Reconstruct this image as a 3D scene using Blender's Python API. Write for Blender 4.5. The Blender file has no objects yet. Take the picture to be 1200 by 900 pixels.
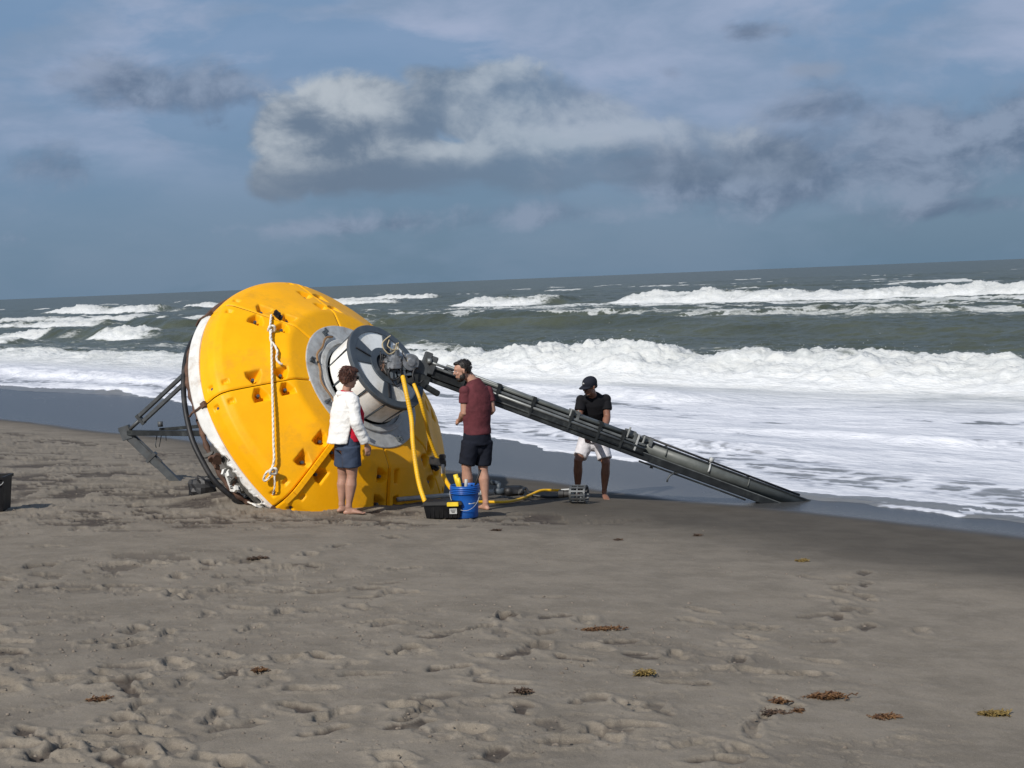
import bpy, math, random
import numpy as np
from mathutils import Vector, Matrix
random.seed(7); rng = np.random.default_rng(11)
SC = bpy.context.scene; COL = SC.collection
PI = math.pi
def V(*a): return np.array(a, float)
def nrm(a): a = np.asarray(a, float); return a / np.linalg.norm(a)

# ------------------------------------------------------------------ camera
F = 1800.0; PITCH = math.atan(122.9/1800); ROLL = math.atan(.04); CAM = V(0, 0, 3.0)
FWD = V(0, math.cos(PITCH), -math.sin(PITCH)); UP0 = V(0, math.sin(PITCH), math.cos(PITCH)); R0 = V(1, 0, 0)
RT = math.cos(ROLL)*R0 - math.sin(ROLL)*UP0; UPV = math.cos(ROLL)*UP0 + math.sin(ROLL)*R0
cam = bpy.data.cameras.new('camera'); camo = bpy.data.objects.new('camera', cam); COL.objects.link(camo)
cam.sensor_width = 36; cam.lens = F/1200*36; cam.clip_start = .1; cam.clip_end = 60000
M = Matrix.Identity(4)
for i in range(3):
    M[i][0] = RT[i]; M[i][1] = UPV[i]; M[i][2] = -FWD[i]; M[i][3] = CAM[i]
camo.matrix_world = M; SC.camera = camo
def at(x, y, Y):
    d = FWD + RT*(x-600)/F + UPV*(450-y)/F
    return CAM + d*(Y/d[1])

# ------------------------------------------------------------------ sun, world, exposure
SUN_TRAVEL = nrm(V(.41, .675, -.613)); TO_SUN = -SUN_TRAVEL
SUN_EL = math.asin(TO_SUN[2]); SUN_AZ = math.atan2(TO_SUN[0], TO_SUN[1])
sl = bpy.data.lights.new('sun', 'SUN'); sl.energy = 4.2; sl.angle = math.radians(.6); sl.color = (1, .955, .89)
so = bpy.data.objects.new('sun', sl); COL.objects.link(so)
so.rotation_euler = Vector(TO_SUN).to_track_quat('Z', 'Y').to_euler()
SC.view_settings.view_transform = 'Standard'; SC.view_settings.look = 'None'
SC.view_settings.exposure = 0.0; SC.view_settings.gamma = 1.0
SC.render.engine = 'CYCLES'
W = bpy.data.worlds.new('World'); SC.world = W; W.use_nodes = True
W.cycles.sampling_method = 'MANUAL'; W.cycles.sample_map_resolution = 256

class G:
    """tiny expression helper on a node tree"""
    def __init__(s, nt): s.nt = nt; s.N = nt.nodes; s.L = nt.links
    def n(s, t, **k):
        o = s.N.new(t)
        for a, b in k.items(): setattr(o, a, b)
        return o
    def put(s, inp, v):
        if isinstance(v, bpy.types.NodeSocket): s.L.new(v, inp)
        elif v is not None:
            if hasattr(inp, 'default_value'):
                try: inp.default_value = v
                except Exception:
                    inp.default_value = tuple(v) + (1,) if len(v) == 3 else v
    def m(s, op, a, b=None, c=None, clamp=False):
        o = s.n('ShaderNodeMath', operation=op, use_clamp=clamp)
        s.put(o.inputs[0], a); s.put(o.inputs[1], b); s.put(o.inputs[2], c)
        return o.outputs[0]
    def vm(s, op, a, b=None, scale=None):
        o = s.n('ShaderNodeVectorMath', operation=op)
        s.put(o.inputs[0], a); s.put(o.inputs[1], b)
        if scale is not None: s.put(o.inputs['Scale'], scale)
        return o.outputs['Value'] if op in ('DOT_PRODUCT', 'LENGTH') else o.outputs[0]
    def noise(s, vec, scale, detail=4, rough=.55, lac=2., dist=0.):
        o = s.n('ShaderNodeTexNoise'); s.put(o.inputs['Vector'], vec)
        for k, v in (('Scale', scale), ('Detail', detail), ('Roughness', rough), ('Lacunarity', lac), ('Distortion', dist)): s.put(o.inputs[k], v)
        return o.outputs['Fac']
    def ss(s, v, a, b, lo=0., hi=1.):
        o = s.n('ShaderNodeMapRange', interpolation_type='SMOOTHSTEP')
        s.put(o.inputs[0], v)
        for i, q in zip((1, 2, 3, 4), (a, b, lo, hi)): s.put(o.inputs[i], q)
        return o.outputs[0]
    def mix(s, f, a, b, mode='MIX'):
        o = s.n('ShaderNodeMix', data_type='RGBA', blend_type=mode)
        s.put(o.inputs['Factor'], f)
        for k, v in ((6, a), (7, b)):
            if isinstance(v, (tuple, list)) and len(v) == 3: v = tuple(v)+(1,)
            s.put(o.inputs[k], v)
        return o.outputs[2]

def build_world():
    g = G(W.node_tree); g.N.clear()
    out = g.n('ShaderNodeOutputWorld'); bg = g.n('ShaderNodeBackground'); bg.inputs[1].default_value = .1
    sky = g.n('ShaderNodeTexSky', sky_type='NISHITA'); sky.sun_disc = False
    sky.sun_elevation = SUN_EL; sky.sun_rotation = SUN_AZ; sky.air_density = 1.0; sky.dust_density = 1.0; sky.ozone_density = 1.5
    tc = g.n('ShaderNodeTexCoord'); d = tc.outputs['Generated']
    sep = g.n('ShaderNodeSeparateXYZ'); g.L.new(d, sep.inputs[0]); dz = sep.outputs[2]
    # flatten vertically so clouds read as layers seen from the side
    st = g.vm('MULTIPLY', d, (1, 1, 2.6))
    toS = (float(-.05), float(0), float(.06))
    def field(off):
        p = g.vm('ADD', st, off) if off else st
        w = g.noise(p, 5.0, 3, .5)
        w2 = g.noise(g.vm('ADD', p, (3.1, 1.7, .4)), 5.0, 3, .5)
        cw = g.n('ShaderNodeCombineXYZ'); g.L.new(w, cw.inputs[0]); g.L.new(w2, cw.inputs[2])
        q = g.vm('ADD', p, g.vm('SCALE', cw.outputs[0], None, .10))
        return g.noise(q, 8.5, 9, .56)
    n0 = field(None)
    n1 = field((-.018, -.005, .045))
    big = g.noise(g.vm('ADD', st, (7.3, 2.2, 1.1)), 3.2, 4, .5)
    def dirv(x, y): return nrm(FWD + RT*(x-600)/F + UPV*(450-y)/F)
    def blob(x, y, rx, ry):
        c = dirv(x, y); e = nrm(np.cross(c, [0, 0, 1])); u = np.cross(e, c)
        a = g.m('DIVIDE', g.vm('DOT_PRODUCT', d, tuple(e)), rx/F)
        b = g.m('DIVIDE', g.m('SUBTRACT', g.vm('DOT_PRODUCT', d, tuple(u)), 0.), ry/F)
        r2 = g.m('ADD', g.m('MULTIPLY', a, a), g.m('MULTIPLY', b, b))
        gate = g.m('GREATER_THAN', g.vm('DOT_PRODUCT', d, tuple(c)), 0.)
        return g.m('MULTIPLY', g.m('POWER', 2.718, g.m('MULTIPLY', r2, -1.)), gate)
    def total(l):
        acc = None
        for b in l:
            v = blob(*b[:4]); v = g.m('MULTIPLY', v, b[4]) if len(b) > 4 else v
            acc = v if acc is None else g.m('MAXIMUM', acc, v)
        return acc
    # the large cumulus over the sea, its flat base at about 4 degrees
    def field2(off):
        p = g.vm('ADD', g.vm('MULTIPLY', d, (1, 1, 1.35)), off)
        w = g.n('ShaderNodeTexNoise'); g.put(w.inputs['Vector'], p); w.inputs['Scale'].default_value = 9; w.inputs['Detail'].default_value = 3
        q = g.vm('ADD', p, g.vm('SCALE', g.vm('SUBTRACT', w.outputs['Color'], (.5, .5, .5)), None, .085))
        return g.noise(q, 13, 7, .58)
    f0 = field2((0, 0, 0)); f1 = field2((-.011, 0, .014))
    cum = total([(425, 125, 85, 42), (345, 165, 55, 50), (330, 205, 45, 35), (540, 125, 95, 55), (640, 150, 110, 50), (440, 185, 125, 48, 1.1), (580, 195, 190, 42, 1.05), (480, 150, 60, 40), (740, 180, 140, 40, .95), (860, 195, 110, 32, .8), (500, 90, 60, 25, .6)])
    fl = g.m('MULTIPLY', g.m('SUBTRACT', f0, .5), 1.35)
    basel = g.m('ADD', dz, g.m('MULTIPLY', g.m('SUBTRACT', n0, .5), .035))
    cm = g.m('MULTIPLY', g.ss(g.m('ADD', cum, fl), .29, .56), g.ss(basel, .050, .062))
    # soft grey stratus
    soft = total([(200, 105, 120, 40), (190, 170, 80, 32, .7), (940, 205, 300, 55), (250, 150, 60, 30, .6), (60, 190, 120, 40, .55), (1130, 165, 180, 55), (960, 130, 120, 22, .5), (850, 215, 200, 30), (250, 90, 60, 30, .8), (790, 85, 26, 12, .55), (955, 80, 30, 12, .55), (880, 40, 60, 20, .9), (680, 250, 300, 25, .8), (1150, 240, 200, 18, .7), (450, 262, 260, 14, .6)])
    sm = g.m('MULTIPLY', g.ss(g.m('ADD', soft, g.m('MULTIPLY', g.m('SUBTRACT', f0, .5), 2.6)), .35, .95), .8)
    # general broken cloud everywhere
    gen = g.ss(g.m('ADD', big, g.m('MULTIPLY', g.m('SUBTRACT', n0, .5), .9)), .36, .58)
    gen = g.m('MAXIMUM', gen, .25); veil = g.m('MULTIPLY', gen, g.ss(dz, .05, .12, .15, .9)); veil = g.m('MULTIPLY', veil, g.ss(dz, .3, .75, 1., .35))
    K = 10.0
    def c(r, gg, b): return tuple(((v/255.)**2.2)*K for v in (r, gg, b))+(1,)
    low = g.mix(g.ss(dz, -.01, .16), c(96, 123, 147), c(112, 142, 177))
    base_sky = g.mix(g.ss(dz, .12, .55, .93, .25), sky.outputs[0], low)
    col = g.mix(veil, base_sky, g.mix(g.ss(n1, .3, .7), c(126, 148, 176), c(162, 174, 200)))
    lf = g.m('ADD', g.m('MULTIPLY', g.m('SUBTRACT', f0, f1), 2.0), g.m('MULTIPLY', g.m('SUBTRACT', n0, .5), 1.2))
    col = g.mix(sm, col, g.mix(g.ss(lf, -.28, .28), c(94, 110, 134), c(138, 152, 174)))
    h = g.ss(dz, .056, .11)
    left = total([(405, 108, 85, 26), (325, 160, 32, 50, .8), (650, 160, 65, 15, .95), (500, 178, 90, 20, .6), (745, 150, 45, 10, .6), (430, 185, 50, 18, .4)])
    dk = total([(385, 165, 42, 26), (485, 125, 35, 38, .6), (470, 218, 170, 20), (700, 205, 140, 22, .8), (520, 78, 60, 20, .5)])
    b2 = g.m('MULTIPLY', g.m('SUBTRACT', g.m('ADD', g.m('ADD', .36, g.m('MULTIPLY', left, .50)), lf), g.m('MULTIPLY', dk, .30)), g.ss(h, 0, .6, .35, 1.), None, True)
    ccol = g.mix(g.ss(b2, .05, .85), c(106, 122, 142), c(180, 188, 196))
    col = g.mix(g.m('MULTIPLY', cm, g.ss(g.vm('DOT_PRODUCT', d, tuple(dirv(1000, 200))), math.cos(.33), math.cos(.05), .92, .45)), col, ccol)
    g.L.new(col, bg.inputs[0]); g.L.new(bg.outputs[0], out.inputs[0])
build_world()

# ------------------------------------------------------------------ numeric noise
_P = np.random.default_rng(5).random((256, 256)).astype(np.float32)
_Q = np.random.default_rng(6).permutation(256)
def vnoise(x, y, z=None):
    xi = np.floor(x).astype(int); yi = np.floor(y).astype(int); fx = x-xi; fy = y-yi
    fx = fx*fx*fx*(fx*(fx*6-15)+10); fy = fy*fy*fy*(fy*(fy*6-15)+10)
    def two(off):
        a = (xi+off) & 255; b = yi & 255; a1 = (xi+1+off) & 255; b1 = (yi+1) & 255
        return (_P[a, b]*(1-fx)+_P[a1, b]*fx)*(1-fy)+(_P[a, b1]*(1-fx)+_P[a1, b1]*fx)*fy
    if z is None: return two(0)
    zi = np.floor(z).astype(int); fz = z-zi; fz = fz*fz*(3-2*fz)
    o0 = _Q[zi & 255]; o1 = _Q[(zi+1) & 255]
    def tz(o):
        a = (xi+o) & 255; a1 = (xi+1+o) & 255; b = (yi+o*7) & 255; b1 = (yi+1+o*7) & 255
        return (_P[a, b]*(1-fx)+_P[a1, b]*fx)*(1-fy)+(_P[a, b1]*(1-fx)+_P[a1, b1]*fx)*fy
    return tz(o0)*(1-fz)+tz(o1)*fz
def fbm(x, y, o=4, g=.5, z=None):
    s = 0; a = 1; n = 0
    for i in range(o):
        s = s + a*vnoise(x*2**i+17.3*i, y*2**i+5.1*i, None if z is None else z*2**i); n += a; a *= g
    return s/n
def sstep(x, a, b): t = np.clip((x-a)/(b-a), 0, 1); return t*t*(3-2*t)

# ------------------------------------------------------------------ object helpers
def tag(o, label=None, cat=None, group=None, kind=None):
    if label: o['label'] = label
    if cat: o['category'] = cat
    if group: o['group'] = group
    if kind: o['kind'] = kind
    return o
def empty(name, loc, label, cat, group=None):
    o = bpy.data.objects.new(name, None); COL.objects.link(o); o.location = tuple(loc); o.empty_display_size = .1
    bpy.context.view_layer.update()
    return tag(o, label, cat, group)
def world_of(o):
    m = Matrix.Identity(4)
    while o is not None:
        m = o.matrix_basis @ m if o.parent is None else o.matrix_basis @ m
        o = o.parent
    return m
def link(name, me, mats, parent=None, frame=None, smooth=True):
    """mesh given in `frame` (default world) coordinates, linked under parent"""
    o = bpy.data.objects.new(name, me); COL.objects.link(o)
    if mats is not None and not me.materials:
        for m in (mats if isinstance(mats, (list, tuple)) else [mats]): me.materials.append(m)
    if smooth: me.polygons.foreach_set('use_smooth', [True]*len(me.polygons))
    fr = frame or Matrix.Identity(4)
    if parent is not None:
        o.parent = parent
        o.matrix_basis = world_of(parent).inverted() @ fr
    else: o.matrix_basis = fr
    return o
def mesh(name, vs, fs):
    me = bpy.data.meshes.new(name); me.from_pydata([tuple(map(float, v)) for v in vs], [], [tuple(map(int, f)) for f in fs]); me.update(); return me
class MB:
    def __init__(s): s.v = []; s.f = []
    def add(s, vs, fs):
        o = len(s.v); s.v += [tuple(v) for v in vs]; s.f += [tuple(i+o for i in f) for f in fs]; return s
    def box(s, c, ax, ay, az):
        c, ax, ay, az = map(np.asarray, (c, ax, ay, az)); vs = [c+i*ax+j*ay+k*az for k in (-1, 1) for j in (-1, 1) for i in (-1, 1)]
        return s.add(vs, [(0, 2, 3, 1), (4, 5, 7, 6), (0, 1, 5, 4), (2, 6, 7, 3), (0, 4, 6, 2), (1, 3, 7, 5)])
    def bar(s, a, b, w, h, up=(0, 0, 1)):
        a = np.asarray(a, float); b = np.asarray(b, float); t = nrm(b-a); sd = nrm(np.cross(t, up)); u = np.cross(sd, t)
        return s.box((a+b)/2, (b-a)/2, sd*w/2, u*h/2)
    def tube(s, pts, r, n=12, cap=True):
        pts = [np.asarray(p, float) for p in pts]; rr = r if hasattr(r, '__len__') else [r]*len(pts)
        vs = []; up = None
        for i, p in enumerate(pts):
            t = nrm(pts[min(i+1, len(pts)-1)]-pts[max(i-1, 0)])
            if up is None: up = nrm(np.cross(t, [0, 0, 1]) if abs(t[2]) < .9 else np.cross(t, [1, 0, 0]))
            up = nrm(up-t*np.dot(up, t)); w = np.cross(t, up)
            vs += [p+rr[i]*(math.cos(2*PI*k/n)*up+math.sin(2*PI*k/n)*w) for k in range(n)]
        fs = [(i*n+k, i*n+(k+1) % n, (i+1)*n+(k+1) % n, (i+1)*n+k) for i in range(len(pts)-1) for k in range(n)]
        if cap: fs += [tuple(range(n))[::-1], tuple((len(pts)-1)*n+k for k in range(n))]
        return s.add(vs, fs)
    def lathe(s, prof, frame=None, n=32, a0=0, a1=2*PI, close=False):
        full = abs(a1-a0-2*PI) < 1e-6; m = n if full else n+1
        vs = []
        for k in range(m):
            a = a0+(a1-a0)*k/n
            for (r, z) in prof: vs.append((r*math.sin(a), r*math.cos(a), z))
        L = len(prof); fs = []
        for k in range(n):
            k2 = (k+1) % m
            for i in range(L-1 if not close else L):
                j = (i+1) % L
                fs.append((k*L+i, k*L+j, k2*L+j, k2*L+i))
        if close and not full: fs += [tuple(range(L)), tuple(n*L+i for i in range(L))[::-1]]
        if frame is not None: vs = [tuple(frame @ Vector(v)) for v in vs]
        return s.add(vs, fs)
    def mesh(s, name): return mesh(name, s.v, s.f)
    def build(s, name, mats, parent=None, frame=None, smooth=False, bevel=0):
        me = s.mesh(name)
        import bmesh
        bm = bmesh.new(); bm.from_mesh(me); bmesh.ops.recalc_face_normals(bm, faces=bm.faces[:])
        if bevel: bmesh.ops.bevel(bm, geom=bm.edges[:], offset=bevel, segments=2, affect='EDGES', clamp_overlap=True)
        bm.to_mesh(me); bm.free()
        return link(name, me, mats, parent, frame, smooth)
def spline(pts, n=40):
    P = np.array(pts, float); k = len(P); out = []
    for i in range(k-1):
        p0 = P[max(i-1, 0)]; p1 = P[i]; p2 = P[i+1]; p3 = P[min(i+2, k-1)]
        m = max(2, n//(k-1))
        for j in range(m):
            t = j/m; out.append(.5*((2*p1)+(-p0+p2)*t+(2*p0-5*p1+4*p2-p3)*t*t+(-p0+3*p1-3*p2+p3)*t**3))
    out.append(P[-1]); return out
def eval_mods(o):
    bpy.context.view_layer.update()
    dg = bpy.context.evaluated_depsgraph_get(); e = o.evaluated_get(dg)
    me = bpy.data.meshes.new_from_object(e, depsgraph=dg); return me
def blob_mesh(mb, name, voxel=.007, smooth=5):
    me = mb.mesh(name)
    import bmesh
    bm = bmesh.new(); bm.from_mesh(me); bmesh.ops.recalc_face_normals(bm, faces=bm.faces[:]); bm.to_mesh(me); bm.free()
    o = bpy.data.objects.new('tmp', me); COL.objects.link(o)
    r = o.modifiers.new('r', 'REMESH'); r.mode = 'VOXEL'; r.voxel_size = voxel
    if smooth: s = o.modifiers.new('s', 'SMOOTH'); s.iterations = smooth; s.factor = .5
    m2 = eval_mods(o); bpy.data.objects.remove(o); m2.name = name; return m2
def get_v(me):
    a = np.empty(len(me.vertices)*3, np.float32); me.vertices.foreach_get('co', a); return a.reshape(-1, 3)
def get_n(me):
    a = np.empty(len(me.vertices)*3, np.float32); me.vertex_normals.foreach_get('vector', a); return a.reshape(-1, 3)
def set_v(me, a): me.vertices.foreach_set('co', a.astype(np.float32).ravel()); me.update()

# ------------------------------------------------------------------ materials
def mat(name, col, rough=.6, metal=0., var=.15, vscale=6., bump=.0, bscale=60., spec=.5, dirt=None, dirt_amt=.0, coat=0.):
    m = bpy.data.materials.new(name); m.use_nodes = True; g = G(m.node_tree); b = g.N['Principled BSDF']
    tc = g.n('ShaderNodeTexCoord').outputs['Object']
    n = g.noise(tc, vscale, 6, .6)
    dark = tuple(c*(1-var) for c in col); lite = tuple(min(1, c*(1+var*.6)) for c in col)
    cc = g.mix(g.ss(n, .3, .7), dark, lite)
    if dirt is not None:
        n2 = g.noise(g.vm('ADD', tc, (3, 5, 1)), vscale*.8, 8, .68)
        cc = g.mix(g.m('MULTIPLY', g.ss(n2, .5, .68), dirt_amt), cc, dirt)
    g.L.new(cc, b.inputs['Base Color'])
    g.put(b.inputs['Roughness'], g.ss(n, .2, .8, max(0, rough-.08), min(1, rough+.08)))
    b.inputs['Metallic'].default_value = metal; b.inputs['Specular IOR Level'].default_value = spec
    b.inputs['Coat Weight'].default_value = coat
    if bump:
        bn = g.n('ShaderNodeBump'); bn.inputs['Strength'].default_value = bump; bn.inputs['Distance'].default_value = .01
        g.L.new(g.noise(tc, bscale, 4, .6), bn.inputs['Height']); g.L.new(bn.outputs[0], b.inputs['Normal'])
    return m
YEL = mat('yellow_polyethylene', (.92, .425, .002), .5, var=.08, vscale=1.9, bump=.12, bscale=25, dirt=(.50, .25, .03), dirt_amt=.42, spec=.22)
YELH = mat('yellow_hose_rubber', (.80, .44, .01), .5, var=.12, dirt=(.35, .24, .08), dirt_amt=.35)
WHT = mat('white_gelcoat', (.70, .69, .65), .55, var=.12, dirt=(.42, .34, .26), dirt_amt=.55, bump=.1)
GALV = mat('galvanised_steel', (.44, .45, .44), .6, .15, var=.18, vscale=9, dirt=(.25, .2, .16), dirt_amt=.5, bump=.1)
DGREY = mat('dark_grey_paint', (.06, .075, .09), .5, var=.15, dirt=(.2, .2, .19), dirt_amt=.3)
PANEL = mat('cream_panel', (.88, .88, .84), .35, var=.1, vscale=3, dirt=(.42, .36, .24), dirt_amt=.5)
BLK = mat('black_rubber', (.012, .012, .013), .55, var=.3, dirt=(.08, .07, .06), dirt_amt=.4)
RUST = mat('rusty_brown_steel', (.10, .052, .033), .8, var=.4, vscale=12, dirt=(.22, .12, .07), dirt_amt=.5, bump=.4)
CAV = mat('torn_grey_foam', (.10, .095, .085), .9, var=.5, vscale=14, dirt=(.3, .29, .26), dirt_amt=.5, bump=.8, bscale=30)
ALU = mat('machined_metal', (.38, .39, .40), .35, .8, var=.3, vscale=15, dirt=(.05, .05, .05), dirt_amt=.6)
MAST_D = mat('dark_anodised_mast', (.028, .031, .032), .48, .4, var=.3, vscale=8, dirt=(.12, .13, .12), dirt_amt=.45)
MAST_G = mat('grey_green_tube', (.105, .113, .105), .5, .1, var=.2, vscale=7, dirt=(.07, .08, .07), dirt_amt=.5)
MAST_L = mat('light_grey_rail', (.20, .21, .205), .45, .5, var=.25, vscale=8)
ROPE = mat('white_rope', (.72, .68, .60), .85, var=.2, vscale=30)
STRUT = mat('weathered_grey_steel', (.085, .092, .096), .55, .35, var=.25, vscale=7, dirt=(.07, .06, .05), dirt_amt=.5)
BLUE = mat('blue_plastic', (.005, .085, .36), .38, var=.08, dirt=(.05, .12, .28), dirt_amt=.3)
BBOX = mat('black_plastic', (.006, .006, .007), .5, var=.2, dirt=(.03, .028, .025), dirt_amt=.3, spec=.25)
YLATCH = mat('yellow_latch_plastic', (.82, .58, .03), .45)
STICK = mat('pale_sticker', (.45, .45, .43), .6)
PVC = mat('grey_pvc', (.36, .36, .34), .5, var=.15, dirt=(.2, .17, .13), dirt_amt=.5)

# ------------------------------------------------------------------ beach profile (s runs offshore, t along the shore)
NS = V(.77, .64); TS = V(-.64, .77)
_sx = np.array([-2000, -40, -5, 0, 4, 7, 9.5, 11.5, 13.5, 15, 18, 22, 30, 60, 400, 30000.])
_sz = np.array([1.6, 1.5, 1.02, .93, .80, .62, .45, .29, .115, .015, -.04, -.10, -.6, -3, -12, -14.])
_ft = np.linspace(-45, 120, 3301); _fz = np.interp(_ft, _sx, _sz)
_k = np.hanning(41); _k /= _k.sum(); _fz = np.convolve(np.pad(_fz, 20, 'edge'), _k, 'valid')
def hs(s): return np.where(s > 119, np.interp(s, _sx, _sz), np.interp(s, _ft, _fz))
def sand_h(x, y):
    s = NS[0]*x+NS[1]*y; t = TS[0]*x+TS[1]*y
    lo = (fbm(x*.35+9, y*.35+3, 3)-.5)*.09*sstep(15-s, 0, 4)
    h = hs(s+.5*(fbm(t*.09, s*.02+4, 2)-.5)*2) + lo
    h = h + .16*np.exp(-(((x+3.15)/.75)**2+((y-18.3)/.6)**2))      # sand heaped against the hull
    return h
def sand_at(x, y): return float(sand_h(np.array([float(x)]), np.array([float(y)]))[0])

def polar_grid(rs, th_in, th_out):
    th = np.concatenate([th_out[th_out < th_in[0]-1e-4], th_in, th_out[th_out > th_in[-1]+1e-4]])
    A, R = np.meshgrid(th, rs); return th, (R*np.sin(A)), (R*np.cos(A)), R
def grid_mesh(name, X, Y, Z, wrap=False, keep=None):
    nr, nc = X.shape; me = bpy.data.meshes.new(name)
    co = np.stack([X, Y, Z], -1).reshape(-1, 3).astype(np.float32)
    i = np.arange(nr*nc).reshape(nr, nc)
    j = np.roll(i, -1, 1) if wrap else None
    if wrap: q = np.stack([i[:-1], j[:-1], j[1:], i[1:]], -1).reshape(-1, 4)
    else: q = np.stack([i[:-1, :-1], i[:-1, 1:], i[1:, 1:], i[1:, :-1]], -1).reshape(-1, 4)
    q = q[:, ::-1]
    if keep is not None:
        k = keep.reshape(-1)[q].any(1); q = q[k]
    me.vertices.add(len(co)); me.vertices.foreach_set('co', co.ravel())
    me.loops.add(q.size); me.loops.foreach_set('vertex_index', q.ravel().astype(np.int32))
    me.polygons.add(len(q)); me.polygons.foreach_set('loop_start', (np.arange(len(q))*4).astype(np.int32))
    try: me.polygons.foreach_set('loop_total', np.full(len(q), 4, np.int32))
    except Exception: pass
    me.update(calc_edges=True); me.validate()
    return me
def vattr(me, name, a):
    at_ = me.attributes.new(name, 'FLOAT', 'POINT'); at_.data.foreach_set('value', a.astype(np.float32).ravel())

def build_sand():
    rs = [1.2]
    while rs[-1] < 48:
        r = rs[-1]; rs.append(r+max(.016 if r > 5.5 else .08, r*r/(1536*2.5)*1.1))
    while rs[-1] < 30000: rs.append(rs[-1]*1.35)
    rs = np.array(rs)
    thi = np.radians(np.linspace(-20.5, 20.5, 860)); tho = np.radians(np.linspace(-180, 180, 181)[:-1])
    th, X, Y, R = polar_grid(rs, thi, tho)
    s = NS[0]*X+NS[1]*Y; t = TS[0]*X+TS[1]*Y
    Z = sand_h(X, Y)
    near = sstep(R, 60, 40)
    # how trodden: strong band left, foreground left, weaker to the right
    tr = np.zeros_like(X)
    def patch(x, y, rx, ry, a): nonlocal tr; tr = np.maximum(tr, a*np.exp(-(((X-x)/rx)**2+((Y-y)/ry)**2)))
    patch(-4.6, 18.5, 2.6, 2.6, 1.); patch(-6.5, 21, 3, 4, .8); patch(-1.6, 17.2, 2.4, .7, .9); patch(-5.8, 17.2, 2, 1.6, .8)
    patch(-3.2, 9.2, 2.2, 1.7, .85); patch(-1., 10.2, 1.8, 1.4, .45); patch(-2.8, 12.5, 1.8, 1.4, .45); patch(0, 7.2, 2.2, .9, .6); patch(.8, 9, 1.4, 1.6, .45)
    patch(-8, 28, 4, 8, .5); patch(-2.2, 7.2, 1.3, 1., 1.0)
    patch(1.7, 17.5, 2, 1.1, -.2)
    tr = np.clip(tr+.08, 0, 1)*sstep(13.6-s, 0, 1.5)
    warp = fbm(X*1.5, Y*1.5, 3)
    n1 = fbm(X*3.3+warp*2, Y*3.3, 4, .55); rd = 1-np.abs(fbm(X*5.1+2, Y*5.1+warp*2, 4, .55)-.5)*2
    Z = Z + near*tr*((n1-.5)*.016 + (rd-.8)*.009)*(.22+.78*sstep(R, 10, 15)) + near*(fbm(X*9, Y*9, 3)-.5)*.006*sstep(14.2-s, 0, 1)
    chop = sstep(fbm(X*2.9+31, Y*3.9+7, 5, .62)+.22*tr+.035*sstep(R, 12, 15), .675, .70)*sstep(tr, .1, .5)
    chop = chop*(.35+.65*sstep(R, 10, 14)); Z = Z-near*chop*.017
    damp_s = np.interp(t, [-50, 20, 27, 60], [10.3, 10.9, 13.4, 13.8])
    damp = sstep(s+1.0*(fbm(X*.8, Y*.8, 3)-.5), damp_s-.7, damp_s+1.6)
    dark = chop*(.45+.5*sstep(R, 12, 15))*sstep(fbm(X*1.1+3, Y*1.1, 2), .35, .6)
    # footprints
    prints = []
    def track(x, y, ang, n=1, step=.33):
        for k in range(n):
            side = .09*(1 if k % 2 else -1)
            prints.append((x+math.cos(ang)*step*k-math.sin(ang)*side, y+math.sin(ang)*step*k+math.cos(ang)*side, ang+random.uniform(-.15, .15)))
    def gp(px, py):
        Yd = 10.
        for _ in range(12):
            p = at(px, py, Yd); h = sand_at(p[0], p[1]); Yd *= (CAM[2]-h)/(CAM[2]-p[2])
        return at(px, py, Yd)
    for px, py in ((575,885),(600,888),(560,860),(540,855),(500,830),(480,838),(530,740),(590,742),(640,700),(455,695),(430,700),(350,715),(330,718),(575,770),(480,765),(510,745),(705,860),(740,850),(650,850),(905,835),(950,790),(930,790),(965,775),(968,752),(975,740),(955,722),(992,716),(960,700),(985,685),(950,677),(915,822),(890,845),(770,830),(820,868),(840,890),(1050,870),(870,880),(1080,740),(395,640),(460,630),(360,650),(300,620),(345,565+40),(700,760),(690,820),(610,830),(560,790),(590,800),(380,770),(410,780),(430,790),(300,790),(320,800),(350,830),(280,850),(250,840),(150,780),(120,790),(180,860),(200,880),(100,870),(60,880),(30,860),(240,720),(220,700),(260,690),(180,660),(60,640),(90,620)):
        p = gp(px, py); prints.append((p[0], p[1], random.uniform(0, PI)))
    for k in range(190):
        a = random.uniform(0, 2*PI); c = random.choice([(-3.2, 9., 1.8, 1.5), (-1., 9.6, 1.8, 1.7), (-4.6, 18.6, 2.4, 2.6), (-2.6, 12.4, 1.8, 1.6), (-.6, 7.4, 2., .7), (-2.3, 7.3, 1.2, .8), (-5.5, 16.5, 2, 1.5), (-1.5, 16.8, 2.5, .8), (.6, 9.6, 1.2, 1.8)])
        r = math.sqrt(random.random()); prints.append((c[0]+r*c[2]*math.cos(a), c[1]+r*c[3]*math.sin(a), random.uniform(0, PI)))
    track(-4.2, 8.0, .4, 10); track(-3.5, 12., -.1, 9); track(2.3, 10.5, 1.35, 9)
    Rf = rs
    for (x, y, a) in prints:
        r = math.hypot(x, y); th0 = math.atan2(x, y)
        i0, i1 = np.searchsorted(Rf, r-.4), np.searchsorted(Rf, r+.4); j0, j1 = np.searchsorted(th, th0-.4/r), np.searchsorted(th, th0+.4/r)
        if i1 <= i0 or j1 <= j0: continue
        xx = X[i0:i1, j0:j1]-x; yy = Y[i0:i1, j0:j1]-y
        wob = (fbm(xx*9+x*7, yy*9+y*3, 2)-.5)*.10
        u = xx*math.cos(a)+yy*math.sin(a)+wob; v = -xx*math.sin(a)+yy*math.cos(a)+wob
        d1 = np.sqrt(((u-.05)/.095)**2+(v/.056)**2); d2 = np.sqrt(((u+.08)/.062)**2+(v/.045)**2)
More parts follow.
